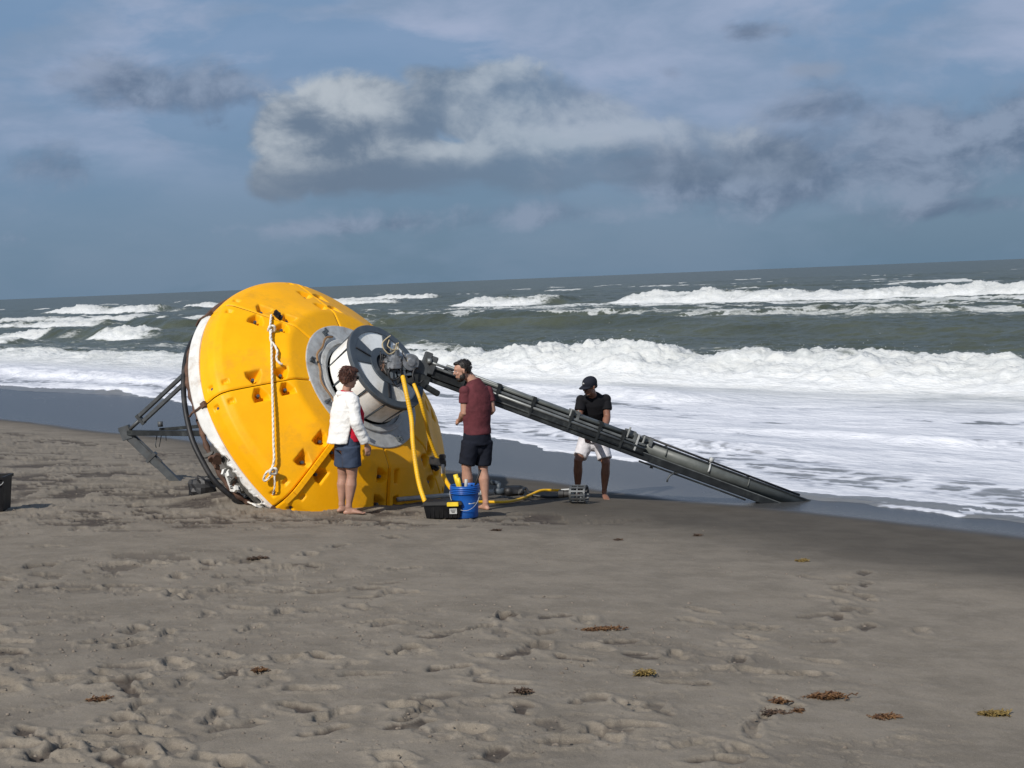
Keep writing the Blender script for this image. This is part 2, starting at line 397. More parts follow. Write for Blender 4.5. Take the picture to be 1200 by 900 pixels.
        sole = sstep(1.12-np.minimum(d1, d2), 0, .30)*(.75+.5*fbm(xx*22+x*5, yy*22, 2))
        e = (u/.19)**2+(v/.095)**2
        rim = np.exp(-((np.sqrt(e)-1)/.24)**2)*(.4+1.2*fbm(xx*14+x*3, yy*14+y, 2))
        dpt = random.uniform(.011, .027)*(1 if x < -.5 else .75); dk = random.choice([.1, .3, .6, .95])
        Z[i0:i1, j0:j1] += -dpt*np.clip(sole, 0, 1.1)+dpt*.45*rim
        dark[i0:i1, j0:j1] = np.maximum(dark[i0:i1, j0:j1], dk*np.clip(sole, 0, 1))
    wet = sstep(s+.7*(fbm(t*.35, s*.5, 3)-.5), 14.0, 14.7)
    me = grid_mesh('sand_beach', X, Y, Z, wrap=True)
    vattr(me, 'damp', np.clip(damp, 0, 1)); vattr(me, 'wet', wet); vattr(me, 'dark', dark); vattr(me, 'tread', tr)
    m = bpy.data.materials.new('sand'); m.use_nodes = True; g = G(m.node_tree); b = g.N['Principled BSDF']
    def A(n): q = g.n('ShaderNodeAttribute'); q.attribute_name = n; return q.outputs['Fac']
    P = g.n('ShaderNodeNewGeometry').outputs['Position']
    fine = g.noise(P, 70, 4, .7); mid = g.noise(P, 2.3, 6, .6); mid2 = g.noise(P, 11, 5, .65)
    spk = g.noise(P, 190, 2, .6)
    dry = g.mix(g.ss(mid, .35, .65), (.172, .148, .115), (.225, .194, .152))
    dry = g.mix(g.m('MULTIPLY', g.ss(mid2, .45, .7), .35), dry, (.27, .235, .195))
    dry = g.mix(g.m('MULTIPLY', g.ss(fine, .48, .72), .42), dry, (.10, .085, .07)); dry = g.mix(g.m('MULTIPLY', g.ss(spk, .52, .68), .5), dry, (.33, .285, .235))
    dampc = g.mix(g.ss(mid, .35, .65), (.082, .071, .057), (.100, .087, .070))
    c = g.mix(A('damp'), dry, dampc)
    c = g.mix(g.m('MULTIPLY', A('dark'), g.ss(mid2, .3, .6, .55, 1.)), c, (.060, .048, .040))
    c = g.mix(A('wet'), c, (.062, .062, .062))
    g.L.new(c, b.inputs['Base Color'])
    wv = A('wet'); wn = g.m('MULTIPLY', wv, g.ss(mid, .1, .5, .8, 1.))
    g.put(b.inputs['Roughness'], g.ss(wn, 0, 1, .92, .26)); g.put(b.inputs['Specular IOR Level'], g.ss(wn, 0, 1, .15, .10))
    bn = g.n('ShaderNodeBump'); g.put(bn.inputs['Strength'], g.ss(wn, 0, 1, .55, .05)); bn.inputs['Distance'].default_value = .012
    hh = g.m('ADD', g.m('MULTIPLY', fine, .5), g.m('ADD', g.m('MULTIPLY', mid2, 1.0), g.m('MULTIPLY', spk, .25)))
    g.L.new(hh, bn.inputs['Height']); g.L.new(bn.outputs[0], b.inputs['Normal'])
    tag(link('sand_beach', me, m), kind='structure')
build_sand()

# ------------------------------------------------------------------ sea
_et = [-400, -60, -10, 8, 10.1, 13.1, 15.5, 17.5, 20.3, 22.1, 28, 34.9, 40, 46.4, 53, 80, 400]
_es = [17.5, 17.2, 16.6, 16.5, 16.3, 16.0, 16.9, 17.3, 17.5, 18.4, 18.7, 18.9, 20.6, 21.6, 20.9, 21.2, 21]
def build_sea():
    rs = [13.]
    while rs[-1] < 26000:
        r = rs[-1]
        if r < 75: dr = .10 if r < 52 else .16
        elif r < 170: dr = .16+(r-75)*.0042
        elif r < 420: dr = .6+(r-170)*.01
        else: dr = r*.05
        rs.append(r+dr)
    rs = np.array(rs)
    thi = np.radians(np.linspace(-20.5, 20.5, 800)); tho = np.radians(np.linspace(-180, 180, 121)[:-1])
    th, X, Y, R = polar_grid(rs, thi, tho)
    s = NS[0]*X+NS[1]*Y; t = TS[0]*X+TS[1]*Y
    edge = np.interp(t, _et, _es)+.7*(fbm(t*.45, t*0+3, 4, .55)-.5)+.25*(fbm(t*1.9, t*0+8, 2)-.5)
    off = s-edge
    lag = np.interp(t, [-60, 8, 11, 13.5, 16], [.8, .8, .7, .35, 0])+.0
    offw = off+lag*(.7+.6*fbm(t*.9, t*0+31, 3))
    film = np.interp(offw, [-.6, -.05, .12, .5, 3], [-.10, -.02, .028, .018, .03])
    base = (hs(s)+film)*(1-sstep(s, 18.5, 27))+.04*sstep(s, 18.5, 27)
    Zw = base.copy()
    foam = np.zeros_like(X)
    deep = sstep(s, 27, 46)
    sw = s+3.2*(fbm(t*.035+5, s*.012, 3)-.5)*2
    # swell
    def swell(L, a, ph, dirx=0., sharp=1.6):
        p = (sw+dirx*t)/L+ph; c = (np.cos(2*PI*p)*.5+.5)**sharp
        amp = a*(.55+.9*fbm(t/(L*2.3)+ph*9, s/(L*2.)+3, 2))
        return c*amp
    far_fade = 1/(1+(R/900)**2)
    Zw += deep*(swell(15.5, .26, .12, .05)+swell(9.2, .16, .4, -.12)+swell(27, .26, .7, .03)-.22)*far_fade
    Zw += deep*(fbm(s*.55, t*.3, 4, .55)-.5)*.42*far_fade+deep*(fbm(s*1.7+4, t*1.1, 3, .6)-.5)*.16/(1+(R/250)**2)
    Zw += sstep(off, .5, 5)*(fbm(s*1.3, t*.45, 4, .6)-.5)*.07*(1-deep)
    n_lump = fbm(s*1.0, t*.8, 5, .62); n_fine = fbm(s*2.8+7, t*2.2, 4, .62)
    n_el = fbm(s*2.2+13, t*.7, 4, .6); n_vf = fbm(s*6.5+3, t*5.5, 3, .6); CREST = []
    n_str = fbm(s*.9+40, t*.28, 5, .62); n_big = fbm(s*.12+3, t*.06+9, 3)
    def bore(s0, H, wf, Lb, tmask, wob=1.2, wl=.11, tail=6., lump=.32, front=1.0, seed=0, bm=1.):
        """a breaking wave: toe at s0, crest wf further out, back falling over Lb, foam trailing behind"""
        nonlocal Zw, foam
        c = s0+wob*(fbm(t*wl+seed, t*0+seed*1.7, 3)-.5)*2+.6*(fbm(t*.6+seed*3, t*0, 3)-.5)
        u = s-c; hv = H*tmask*(.50+.95*fbm(t*.15+seed*5, t*0+2, 4, .6))
        g = np.where(u < wf, sstep(u, 0, wf)**.75, np.exp(-((u-wf)/Lb)**1.3))*(u > 0)
        m = g*hv
        tmask = tmask*bm
        brk = sstep(u, -.1, .35)*(1-sstep(u, wf*1.05+.3, wf*1.35+1.2+3*n_lump))
        crestw = np.exp(-((u-wf*.9)/(wf*.5))**2)
        spray = bm*((n_lump-.45)*lump*hv*(.7+1.1*crestw)*brk + (n_fine-.5)*lump*(.35+1.1*crestw)*hv*brk + (n_vf-.5)*lump*.22*hv*brk + (n_el-.5)*lump*.9*hv*brk)*sstep(u, 0, wf*.45)
        CREST.append((np.where(brk*hv > .25*H, hv, 0)*crestw, Zw))
        Zw = Zw+m+spray
        fm = brk*np.clip(tmask*1.6, 0, 1)*front
        tl = sstep(u, 0, 1)*np.exp(-np.clip(u-wf, 0, 1e3)/tail)*tmask
        foam = np.maximum(foam, fm*(1.0-sstep(u, wf*.25, wf*1.15)*(1.12-.55*n_el-.45*n_fine)-.35*sstep(n_el, .52, .70)*sstep(u, wf*.12, wf*.5)+.2*(n_vf-.5)))
        foam = np.maximum(foam, sstep(n_str*.55+tl*.50, .50, .74)*.8)
    def tm(a, b, e=6.): return sstep(t, a-e, a+e)*(1-sstep(t, b-e, b+e))
    def brok(th0, f=.06, sd=0, w=.1): return sstep(fbm(t*f+sd, t*0+sd, 3), th0-w, th0+w)
    one = np.ones_like(X)
    bore(28.7, .80, 2.7, 2.6, .45+.55*(1-sstep(t, 34, 50)), wob=.6, tail=5, seed=1)
    bore(23.3, .24, .8, 1.6, tm(36, 90, 4), wob=.7, tail=4, seed=2, lump=.2)
    bore(21.7, .10, .5, 1.0, brok(.5, .12, 4), wob=.8, tail=3, seed=8, lump=.2)
    bore(19.3, .11, .45, .9, tm(16, 23, 2)+tm(-5, 7, 3)*.5, wob=.8, tail=3, seed=3, lump=.2)
    bore(25.3, .16, .6, 1.2, brok(.47, .1, 6), wob=.9, tail=3, seed=12, lump=.2)
    bore(43.2, .75, 2.2, 3.2, tm(60, 118, 9), wob=1.3, tail=5, seed=4, bm=tm(88, 118, 5)*brok(.50, .09, 3))
    bore(37., .4, 1.4, 2, tm(44, 100, 5)*brok(.50, .08, 2), wob=1.5, tail=5, seed=5)
    bore(56., .5, 1.6, 3, tm(60, 190, 12), wob=2.5, tail=5, seed=6, bm=tm(85, 150, 6)*brok(.54, .07, 9))
    bore(76., .5, 2., 4, tm(20, 240, 12), wob=3, tail=7, seed=7, front=.55, bm=(tm(30, 66, 5)*.6+tm(90, 200, 8))*brok(.58, .07, 7))
    fl = tm(-120, 112, 7)+tm(112, 400, 10)*brok(.58, .04, 5)
    bore(107., 1.0, 4, 4, fl*(.75+.25*brok(.42, .06, 5)), wob=2.8, wl=.035, tail=6, seed=9, lump=.3)
    bore(128., .8, 3, 4, brok(.62, .03, 8), wob=4, wl=.03, tail=7, seed=10)
    bore(165., .8, 3, 4, brok(.66, .025, 18), wob=5, wl=.02, tail=6, seed=11)
    bore(215., .8, 3, 4, brok(.70, .02, 28), wob=5, wl=.02, tail=6, seed=13)
    # lace in the trough inshore of the outer breakers, on the sheet near the beach, and sparse whitecaps
    lace = sstep(np.abs(n_str-.5)*-2+1, .80, .97)
    z1 = sstep(s, 64, 80)*(1-sstep(s, 104, 107))*sstep(150-t, 0, 30)
    foam = np.maximum(foam, z1*np.clip(sstep(n_str+.25*(n_big-.5)+.12*sstep(s, 85, 104), .50, .62)*.62+lace*.45*(n_el+.2), 0, .92))
    z2 = sstep(s, 30, 33)*(1-sstep(s, 40, 47))
    foam = np.maximum(foam, z2*np.clip(lace*.4+sstep(n_str, .58, .70)*.5, 0, .8))
    z3 = sstep(s, 110, 135)*(1-sstep(s, 170, 200)); foam = np.maximum(foam, z3*sstep(n_str, .64, .72)*.4)
    caps = sstep(fbm(s*.10+3, t*.045+6, 4, .6), .70, .73)*sstep(s, 120, 160); foam = np.maximum(foam, caps*.8*(R < 500))
    sheet = 1-sstep(s, 30.6, 32)
    hole = sstep(n_str+.30*(fbm(s*.35+2, t*.12+7, 3)-.5)+.10*sstep(s, 18, 25), .655, .76)
    hole = hole*(1-.8*sstep(s, 24.5, 27))
    hole2 = sstep(fbm(s*2.6+9, t*.8+2, 4, .6), .60, .68)*.5
    shf = np.clip(.86-.62*hole-.24*hole2, 0, 1)*sstep(off, -.02, .05)
    thin = sstep(off, .25, .9)*(1-sstep(off, 1.6, 3.0))
    lac2 = sstep(np.abs(fbm(s*3.1, t*1.6+4, 3)-.5)*-2+1, .62, .9)
    shf = shf*(1-thin*.55*(1-lac2))
    shf = np.maximum(shf, .93*sstep(off, -.02, .04)*(1-sstep(off, .16, .40)))
    foam = np.maximum(foam*sstep(off, 0, .1), shf*sheet)
    fleck = sstep(fbm(s*4.5+2, t*2.2, 4, .62), .56, .64)*.8*sstep(offw, .05, .3)*(off < .1)*sstep(fbm(s*.8, t*.5+6, 2), .3, .6)
    lip = .75*sstep(offw, -.02, .03)*(1-sstep(offw, .08, .22))*sstep(fbm(t*1.2, t*0+3, 3), .42, .6)*(lag > .1)
    foam = np.maximum(foam, np.maximum(fleck, lip))
    # flying spray and foam flecks thrown off the crests
    global SPRAY; SPRAY = []
    rg = np.random.default_rng(4)
    for idx, cnt, hh in ((0, 1900, .25), (5, 300, .25), (9, 900, .45)):
        w = CREST[idx][0]; w = np.where(np.abs(np.arctan2(X, Y)) < .40, w, 0)*R**1.0; w = (w**2).ravel(); w /= w.sum()
        ii = rg.choice(w.size, cnt, p=w)
        up = rg.exponential(hh*.33, cnt)
        SPRAY.append(np.stack([X.ravel()[ii]+rg.normal(0, .15, cnt), Y.ravel()[ii]+rg.normal(0, .15, cnt), Zw.ravel()[ii]+up, rg.uniform(.004, .012, cnt)*(1 if idx < 9 else 1.8)], 1))
    keep = (offw > -.9)
    me = grid_mesh('sea_water', X, Y, Zw, wrap=True, keep=keep)
    vattr(me, 'foam', np.clip(foam, 0, 1)); vattr(me, 'sheet', np.clip(1-sstep(s, 24, 31), 0, 1))
    m = bpy.data.materials.new('sea'); m.use_nodes = True; g = G(m.node_tree); b = g.N['Principled BSDF']
    def A(n): q = g.n('ShaderNodeAttribute'); q.attribute_name = n; return q.outputs['Fac']
    P = g.n('ShaderNodeNewGeometry').outputs['Position']
    mp = g.n('ShaderNodeMapping'); mp.inputs['Rotation'].default_value = (0, 0, -math.atan2(TS[1], TS[0])); g.L.new(P, mp.inputs[0])
    ps = g.vm('MULTIPLY', mp.outputs[0], (.4, 1, 1))
    nf = g.noise(ps, 3.2, 6, .65); nff = g.noise(ps, 14, 4, .65); nb = g.noise(ps, .25, 3, .5)
    fo = g.m('ADD', A('foam'), g.m('MULTIPLY', g.m('SUBTRACT', nf, .5), .75))
    fo = g.m('ADD', fo, g.m('MULTIPLY', g.m('SUBTRACT', nff, .5), .35))
    ff = g.ss(fo, .30, .62)
    wc = g.mix(g.ss(nb, .35, .65), (.052, .062, .044), (.074, .085, .060))
    wc = g.mix(A('sheet'), wc, (.16, .165, .17))
    white = g.mix(g.ss(fo, .45, 1.15), (.40, .42, .41), (.74, .75, .74)); white = g.mix(g.m('MULTIPLY', g.ss(nf, .42, .66), .45), white, (.47, .47, .43))
    white = g.mix(A('sheet'), white, g.mix(g.ss(fo, .45, 1.05), (.46, .48, .53), (.72, .73, .76)))
    g.L.new(g.mix(ff, wc, white), b.inputs['Base Color'])
    g.put(b.inputs['Roughness'], g.ss(ff, 0, 1, .28, .8)); b.inputs['IOR'].default_value = 1.33; b.inputs['Specular IOR Level'].default_value = .15
    bn = g.n('ShaderNodeBump'); g.put(bn.inputs['Strength'], g.ss(ff, 0, 1, .5, .7)); bn.inputs['Distance'].default_value = .08
    bn2 = g.n('ShaderNodeBump'); bn2.inputs['Strength'].default_value = .35; bn2.inputs['Distance'].default_value = .6
    g.L.new(g.noise(ps, .9, 5, .6), bn2.inputs['Height'])
    g.L.new(g.m('ADD', g.m('MULTIPLY', nf, .6), g.m('MULTIPLY', nff, .4)), bn.inputs['Height']); g.L.new(bn2.outputs[0], bn.inputs['Normal'])
    sp = g.mix(g.ss(A('sheet'), 0, 1), bn.outputs[0], bn.outputs[0])
    g.L.new(bn.outputs[0], b.inputs['Normal'])
    tag(link('sea_water', me, m), kind='structure')
    SP = np.vstack(SPRAY); base_t = np.array([(1, 0, -.5), (-.5, .87, -.5), (-.5, -.87, -.5), (0, 0, .9)])
    vs = (SP[:, None, :3]+SP[:, None, 3:4]*base_t[None]*np.random.default_rng(2).uniform(.5, 1.6, (len(SP), 4, 1))).reshape(-1, 3)
    q = np.arange(len(SP))*4; fs = np.concatenate([np.stack([q+a, q+b_, q+c_], 1) for a, b_, c_ in ((0, 2, 1), (0, 1, 3), (1, 2, 3), (2, 0, 3))])
    me = bpy.data.meshes.new('sea_spray'); me.from_pydata(vs.tolist(), [], fs.tolist()); me.update()
    tag(link('sea_spray', me, mat('spray_white', (.8, .82, .82), .5, var=.02)), 'white spray and foam flecks flying off the breaking wave crests', 'spray', kind='stuff')
build_sea()

# ------------------------------------------------------------------ the buoy
AX = nrm(V(.71454916, -.47187638, .51648058)); BO = V(-1.5116, 18.6, 2.0009)
E1 = nrm(np.cross(AX, [0, 0, 1])); E2 = np.cross(E1, AX)      # E2 x E1 = AX
BF = Matrix.Identity(4)
for i in range(3): BF[i][0] = E2[i]; BF[i][1] = E1[i]; BF[i][2] = AX[i]; BF[i][3] = BO[i]
def bw(theta, r, z):   # degrees, radius, axial -> world
    a = math.radians(theta); return BO+AX*z+r*(math.cos(a)*E1+math.sin(a)*E2)
DOME = np.array([(.84, -.475), (.90, -.480), (1.085, -.492), (1.125, -.505), (1.62, -.795), (1.78, -.895), (1.845, -.965), (1.868, -1.06), (1.866, -1.225), (1.83, -1.24)])
bbase = V(-2.2, 18.6, sand_at(-2.2, 18.6))
buoy = empty('ocean_buoy', bbase, 'huge yellow ocean buoy lying tipped on the sand with its white drum facing the people', 'buoy')
def build_buoy():
    # profile resampled by length
    d = np.r_[0, np.cumsum(np.hypot(*np.diff(DOME, axis=0).T))]; nl = 120; uu = np.linspace(0, d[-1], nl)
    pr = np.interp(uu, d, DOME[:, 0]); pz = np.interp(uu, d, DOME[:, 1])
    k = np.array([1, 2, 3, 2, 1.])/9; pr[2:-2] = np.convolve(pr, k, 'valid'); pz[2:-2] = np.convolve(pz, k, 'valid')
    tr_, tz_ = np.gradient(pr), np.gradient(pz); l = np.hypot(tr_, tz_); nr_, nz_ = -tz_/l, tr_/l   # outward normal
    na = 96; ph = np.radians(np.linspace(-22.3, 22.3, na)); A_, I = np.meshgrid(ph, np.arange(nl)); Rr = pr[I]; Zz = pz[I]
    dep = np.zeros_like(Rr); arc = A_*Rr
    seam = np.radians(22.5)
    for sg in (-1, 1):
        for (r0, hx, hy, D, offd) in ((1.215, .088, .09, .135, .105), (1.50, .095, .10, .14, .120)):
            li = uu[np.argmin(np.abs(pr-r0))]
            e = sg*(seam*Rr-offd)
            q = np.minimum((hx-np.abs(arc-e))/hx, (hy-np.abs(uu[I]-li))/hy)
            # opening is tapered: narrower at the outer end
            q = np.minimum(q, (hx*(.95-.55*sg*(arc-e)/hx)-np.abs((uu[I]-li)))/hx)
            dep = np.maximum(dep, D*np.clip(q*1.45, 0, 1))
        for (z0, offd) in ((-.905, .13), (-1.085, .13)):
            li = uu[np.argmin(np.abs(pz-z0))]; e = sg*(seam*Rr-offd)
            q = np.minimum((.034-np.abs(arc-e))/.034, (.045-np.abs(uu[I]-li))/.045); dep = np.maximum(dep, .035*np.clip(q*2.2, 0, 1))
    # rounded lips at the seams
    dep = dep+.018*np.exp(-((seam*Rr-np.abs(arc))/.012)**2)
    # each shell is slightly flatter in the middle than a true cone
    flat = .018*np.cos(A_/seam*PI/2)*sstep(Rr, 1.1, 1.4); dep += flat-.012
    Rn = Rr-dep*nr_[I]; Zn = Zz-dep*nz_[I]
    X = Rn*np.sin(A_); Y = Rn*np.cos(A_)
    me = grid_mesh('dome_segment', X, Y, Zn)
    me.materials.append(YEL)
    # shell sides
    segs = []
    for k in range(8):
        th = 11.5+22.5+45*k
        o = bpy.data.objects.new('dome_segment', me); COL.objects.link(o); o.parent = buoy
        fr = BF @ Matrix.Rotation(math.radians(-th), 4, 'Z'); o.matrix_basis = world_of(buoy).inverted() @ fr; segs.append((o, th))
    me.polygons.foreach_set('use_smooth', [True]*len(me.polygons))
    # black gasket core behind the segments so seams read dark
    mb = MB(); mb.lathe([(max(.5, r-.12), z-.12) for r, z in DOME], n=96); mb.build('hull_core', BLK, buoy, BF, True)
    # bolts at the bottom of the pockets
    mb = MB(); mb.lathe([(.0, .03), (.018, .03), (.02, .01), (.02, -.02)], n=10); bme = mb.mesh('bolt'); bme.materials.append(DGREY)
    mb = MB(); mb.lathe([(.0, .025), (.024, .02), (.036, .0), (.036, -.03)], n=12); bme2 = mb.mesh('bolt_plate'); bme2.materials.append(DGREY)
    import itertools
    for (o, th) in segs:
        for sg in (-1, 1):
            for (r0, offd, z, tilt) in ((1.215, .105, -.62, 30), (1.50, .118, -.79, 30)):
                a = sg*(22.5-math.degrees(offd/r0)+.3)
                c = bpy.data.objects.new('bolt', bme); COL.objects.link(c); c.parent = o
                c.matrix_basis = Matrix.Rotation(math.radians(-a), 4, 'Z') @ Matrix.Translation((0, r0-.03, z)) @ Matrix.Rotation(math.radians(-tilt), 4, 'X')
            a = sg*(22.5-math.degrees(.13/1.86))
            c = bpy.data.objects.new('bolt', bme); COL.objects.link(c); c.parent = o
            c.matrix_basis = Matrix.Rotation(math.radians(-a), 4, 'Z') @ Matrix.Translation((0, 1.815, -1.085)) @ Matrix.Rotation(math.radians(-90), 4, 'X')
    # white belt below the yellow shells: one piece per shell, torn away low on the left
    for k in range(8):
        th0 = 11.5+45*k; a0, a1 = math.radians(th0+.35), math.radians(th0+44.65); n = 60
        vs = []; fs = []
        broken = k in (7,) or k == 6
        for i in range(n+1):
            a = a0+(a1-a0)*i/n; deg = math.degrees(a); dd = ((deg+180) % 360)-180
            zb = -1.375
            tear = sstep(np.array(-dd), -6, 10)*sstep(np.array(dd), -62, -50) if broken else 0
            if broken and tear > 0:
                zb = -1.375+float(tear)*(.06+.055*float(vnoise(np.array(i*.55+k*9), np.array(3.)))+.03*((i*7919) % 5)/4)
            for (r, z) in ((1.875, -1.215), (1.895, -1.235), (1.918, zb+.02), (1.912, zb), (1.86, zb), (1.84, -1.22)):
                vs.append((r*math.sin(a), r*math.cos(a), z))
        for i in range(n):
            for j in range(6): q = (j+1) % 6; fs.append((i*6+j, i*6+q, (i+1)*6+q, (i+1)*6+j))
        fs += [tuple(range(6)), tuple(n*6+j for j in range(6))[::-1]]
        mb = MB(); mb.add(vs, fs); o = mb.build('white_belt' if k not in (1, 2) else 'stained_belt', WHT if k not in (1, 2) else RUST, buoy, BF, False)
        if broken: o['label'] = 'white belt piece with a torn jagged edge'
    # underside
    mb = MB(); mb.lathe([(1.80, -1.22), (1.84, -1.40), (1.70, -1.52), (1.2, -1.62), (.0, -1.66)], n=72); mb.build('underside_plate', CAV, buoy, BF, True)
    # rusty ring and black fender hose behind the belt
    def ringpts(px, zpl, extra0, extra1):
        pass
    def onplane(x, y, z):
        dd = FWD+RT*(x-600)/F+UPV*(450-y)/F; o = BO+AX*z; tt = np.dot(o-CAM, AX)/np.dot(dd, AX); return CAM+dd*tt
    def arc_fill(p_start, p_end, z, n=14, r=1.93, long=True):
        def th(p): q = p-BO; return math.atan2(np.dot(q, E2), np.dot(q, E1))
        a, b = th(p_start), th(p_end)
        ra = np.linalg.norm((p_start-BO)-AX*np.dot(p_start-BO, AX)); rb = np.linalg.norm((p_end-BO)-AX*np.dot(p_end-BO, AX))
        if b < a: b += 2*PI
        return [bw(math.degrees(a+(b-a)*i/n), ra+(rb-ra)*i/n, z) for i in range(1, n)]
    front = [onplane(x, y, -1.56) for x, y in ((285, 590), (268, 579), (251, 563), (238, 542), (226, 517), (219, 490), (215.5, 465), (215.5, 440), (219, 415), (228, 395), (238, 381))]
    pts = front+arc_fill(front[-1], front[0]+0, -1.56, 24)
    pts = spline(pts+[pts[0]], 200)
    mb = MB(); mb.tube(pts, .033, 10, False); mb.build('fender_hose', BLK, buoy, None, True)
    front = [onplane(x, y, -1.50) for x, y in ((292, 590), (279, 581), (264, 565), (250, 541), (241, 520), (235, 500), (230, 482), (223, 462), (219.5, 440), (222, 415), (230, 396), (240, 381))]
    pts = spline(front+arc_fill(front[-1], front[0], -1.50, 24)+[front[0]], 200)
    mb = MB(); mb.tube(pts, [.030+.008*math.sin(i*1.7) for i in range(len(pts))], 8, False); mb.build('rusty_ring', RUST, buoy, None, True)
    # debris inside the torn section: ragged foam slabs, straps
    r2 = random.Random(3)
    for k in range(22):
        th = -1-r2.random()*50; z = -1.36-r2.random()*.14; r = 1.80+r2.random()*.09
        c = bw(th, r, z); a = nrm([r2.uniform(-1, 1) for _ in range(3)]); b_ = nrm(np.cross(a, [r2.uniform(-1, 1) for _ in range(3)])); n_ = np.cross(a, b_)
        w, h_, dz_ = r2.uniform(.04, .11), r2.uniform(.03, .08), r2.uniform(.008, .02)
        mb = MB(); ring = []
        for q in range(7):
            an = 2*PI*q/7; rr = r2.uniform(.6, 1.15); ring.append(c+a*w*rr*math.cos(an)+b_*h_*rr*math.sin(an))
        mb.add([p-n_*dz_ for p in ring]+[p+n_*dz_ for p in ring], [tuple(range(7))[::-1], tuple(range(7, 14))]+[(i, (i+1) % 7, 7+(i+1) % 7, 7+i) for i in range(7)])
        mb.build('foam_fragment', [CAV, CAV, RUST, CAV, WHT][k % 5] if k % 11 else WHT, buoy)
    # joint straps on the belt
    for k in range(8):
        th = 11.5+45*k; mb = MB(); a = math.radians(th)
        for (zz, rr) in ((-1.23, 1.90),):
            c = bw(th, rr, zz); mb.box(c, (bw(th+1, rr, zz)-bw(th-1, rr, zz))*.5, AX*.035, nrm(c-BO-AX*zz)*.018)
        mb.tube([bw(th, 1.905, -1.25), bw(th-.3, 1.925, -1.33), bw(th-.1, 1.93, -1.41), bw(th, 1.90, -1.50)], .014, 8)
        mb.build('belt_strap', RUST, buoy, None, False)
    # black bundle at the upper left rim
    mb = MB()
    for (px, py, rr) in ((243, 375, .05), (239, 382, .055), (247, 372, .035), (234, 390, .04)):
        c = onplane(px, py, -1.36); mb.tube([c+V(0, .05, -.06), c, c+V(.05, .04, .05)], [rr*.7, rr, rr*.5], 8)
    mb.build('rim_shackle', BLK, buoy, None, True)
    # flange
    mb = MB(); mb.lathe([(.55, -.47), (.55, -.452), (.862, -.452), (.872, -.458), (.872, -.485), (.80, -.49)], n=72); fl = mb.build('flange_plate', GALV, buoy, BF, False)
    mb = MB(); mb.lathe([(.60, -.452), (.60, -.425), (.655, -.425), (.665, -.432), (.665, -.452)], n=72); mb.build('flange_collar', GALV, fl, BF, False)
    for k, th in enumerate((75, 31, -11, -55, -100, 163.6, 119, 207)):
        mb = MB(); c = bw(th, .79, -.44); rd = nrm(bw(th, 1, 0)-BO); tg = np.cross(AX, rd)
        mb.box(c, rd*.035, tg*.022, AX*.018); mb.tube([c-AX*.01, c+AX*.06], .016, 8); mb.box(c+AX*.045+rd*.02, rd*.03, tg*.012, AX*.012)
        mb.build('flange_bracket', DGREY, fl, None, False, .004)
    # rusty hoop lying on the flange
    mb = MB(); mb.tube([bw(a, .715+.02*math.sin(a*.2), -.425) for a in range(-20, 82, 4)], .013, 8); mb.build('rust_hoop', mat('hoop_rust', (.25, .14, .06), .7, var=.3), fl, None, True)
    mb = MB(); mb.tube(spline([bw(150, .76, -.42), bw(158, .70, -.39), bw(172, .74, -.40), bw(184, .70, -.42), bw(190, .76, -.43)], 20), .022, 8); mb.build('flange_cable', BLK, fl, None, True)
    # drum
    mb = MB(); mb.lathe([(.50, -.45), (.50, -.03), (.0, -.03)], n=64); drum = mb.build('drum', BLK, buoy, BF, True)
    for k in range(12):
        th0 = 4+30*k; mb = MB(); mb.lathe([(.515, -.44), (.545, -.41), (.568, -.06), (.568, -.035), (.52, -.035)], n=8, a0=math.radians(th0+1.6), a1=math.radians(th0+28.4), close=True)
        mb.build('drum_panel', PANEL, drum, BF, False)
        mb = MB(); mb.bar(bw(th0, .535, -.44), bw(th0, .575, -.04), .012, .02, nrm(bw(th0, 1, 0)-BO)); mb.build('drum_rib', DGREY, drum)
    # front frame
    mb = MB()
    sec = [(117, 135), (14, 59), (-70, -46), (-158, -134)]
    def plate(a0, a1, r0, r1, z0, z1, n):
        mb.lathe([(r0, z0), (r1, z0), (r1, z1), (r0, z1)], n=n, a0=math.radians(a0), a1=math.radians(a1), close=True)
    mb.lathe([(.495, -.03), (.495, .012), (.582, .012), (.592, .004), (.592, -.04), (.57, -.045), (.495, -.03)], n=80)
    mb.lathe([(.17, -.02), (.17, .016), (.262, .016), (.262, -.02), (.17, -.02)], n=48)
    for a0, a1 in sec: plate(a0, a1, .255, .50, -.02, .009, 6)
    ff = mb.build('front_frame', DGREY, buoy, BF, False)
    mb = MB()
    for a0, a1 in sec:
        am = (a0+a1)/2; mb = MB(); mb.bar(bw(am, .27, .016), bw(am, .49, .016), .016, .016, AX); mb.build('frame_rib', BLK, ff)
    gl = ((59, 117), (-46, 14), (-134, -70), (135, 202))
    for a0, a1 in gl:
        mb = MB(); mb.lathe([(.26, -.028), (.26, -.006), (.50, -.006), (.50, -.028)], n=10, a0=math.radians(a0), a1=math.radians(a1), close=True)
        mb.build('window_panel', PANEL, ff, BF, False)
    # black mechanism in the hub
    mb = MB(); mb.lathe([(.175, -.06), (.17, -.01), (.12, .0), (.10, .03), (0, .03)], n=32); hub = mb.build('hub', BLK, buoy, BF, True)
    r3 = random.Random(5)
    for k in range(12):
        a = r3.uniform(0, 360); mb = MB(); rr = r3.uniform(.05, .15)
        p0 = bw(a, rr, .01); p1 = bw(a+r3.uniform(30, 120), r3.uniform(.04, .16), r3.uniform(.03, .10)); p2 = bw(a+r3.uniform(100, 200), r3.uniform(.05, .16), .02)
        mb.tube(spline([p0, p1, p2], 12), r3.uniform(.008, .016), 6); mb.build('hub_cable', BLK if k % 3 else RUST, hub, None, True)
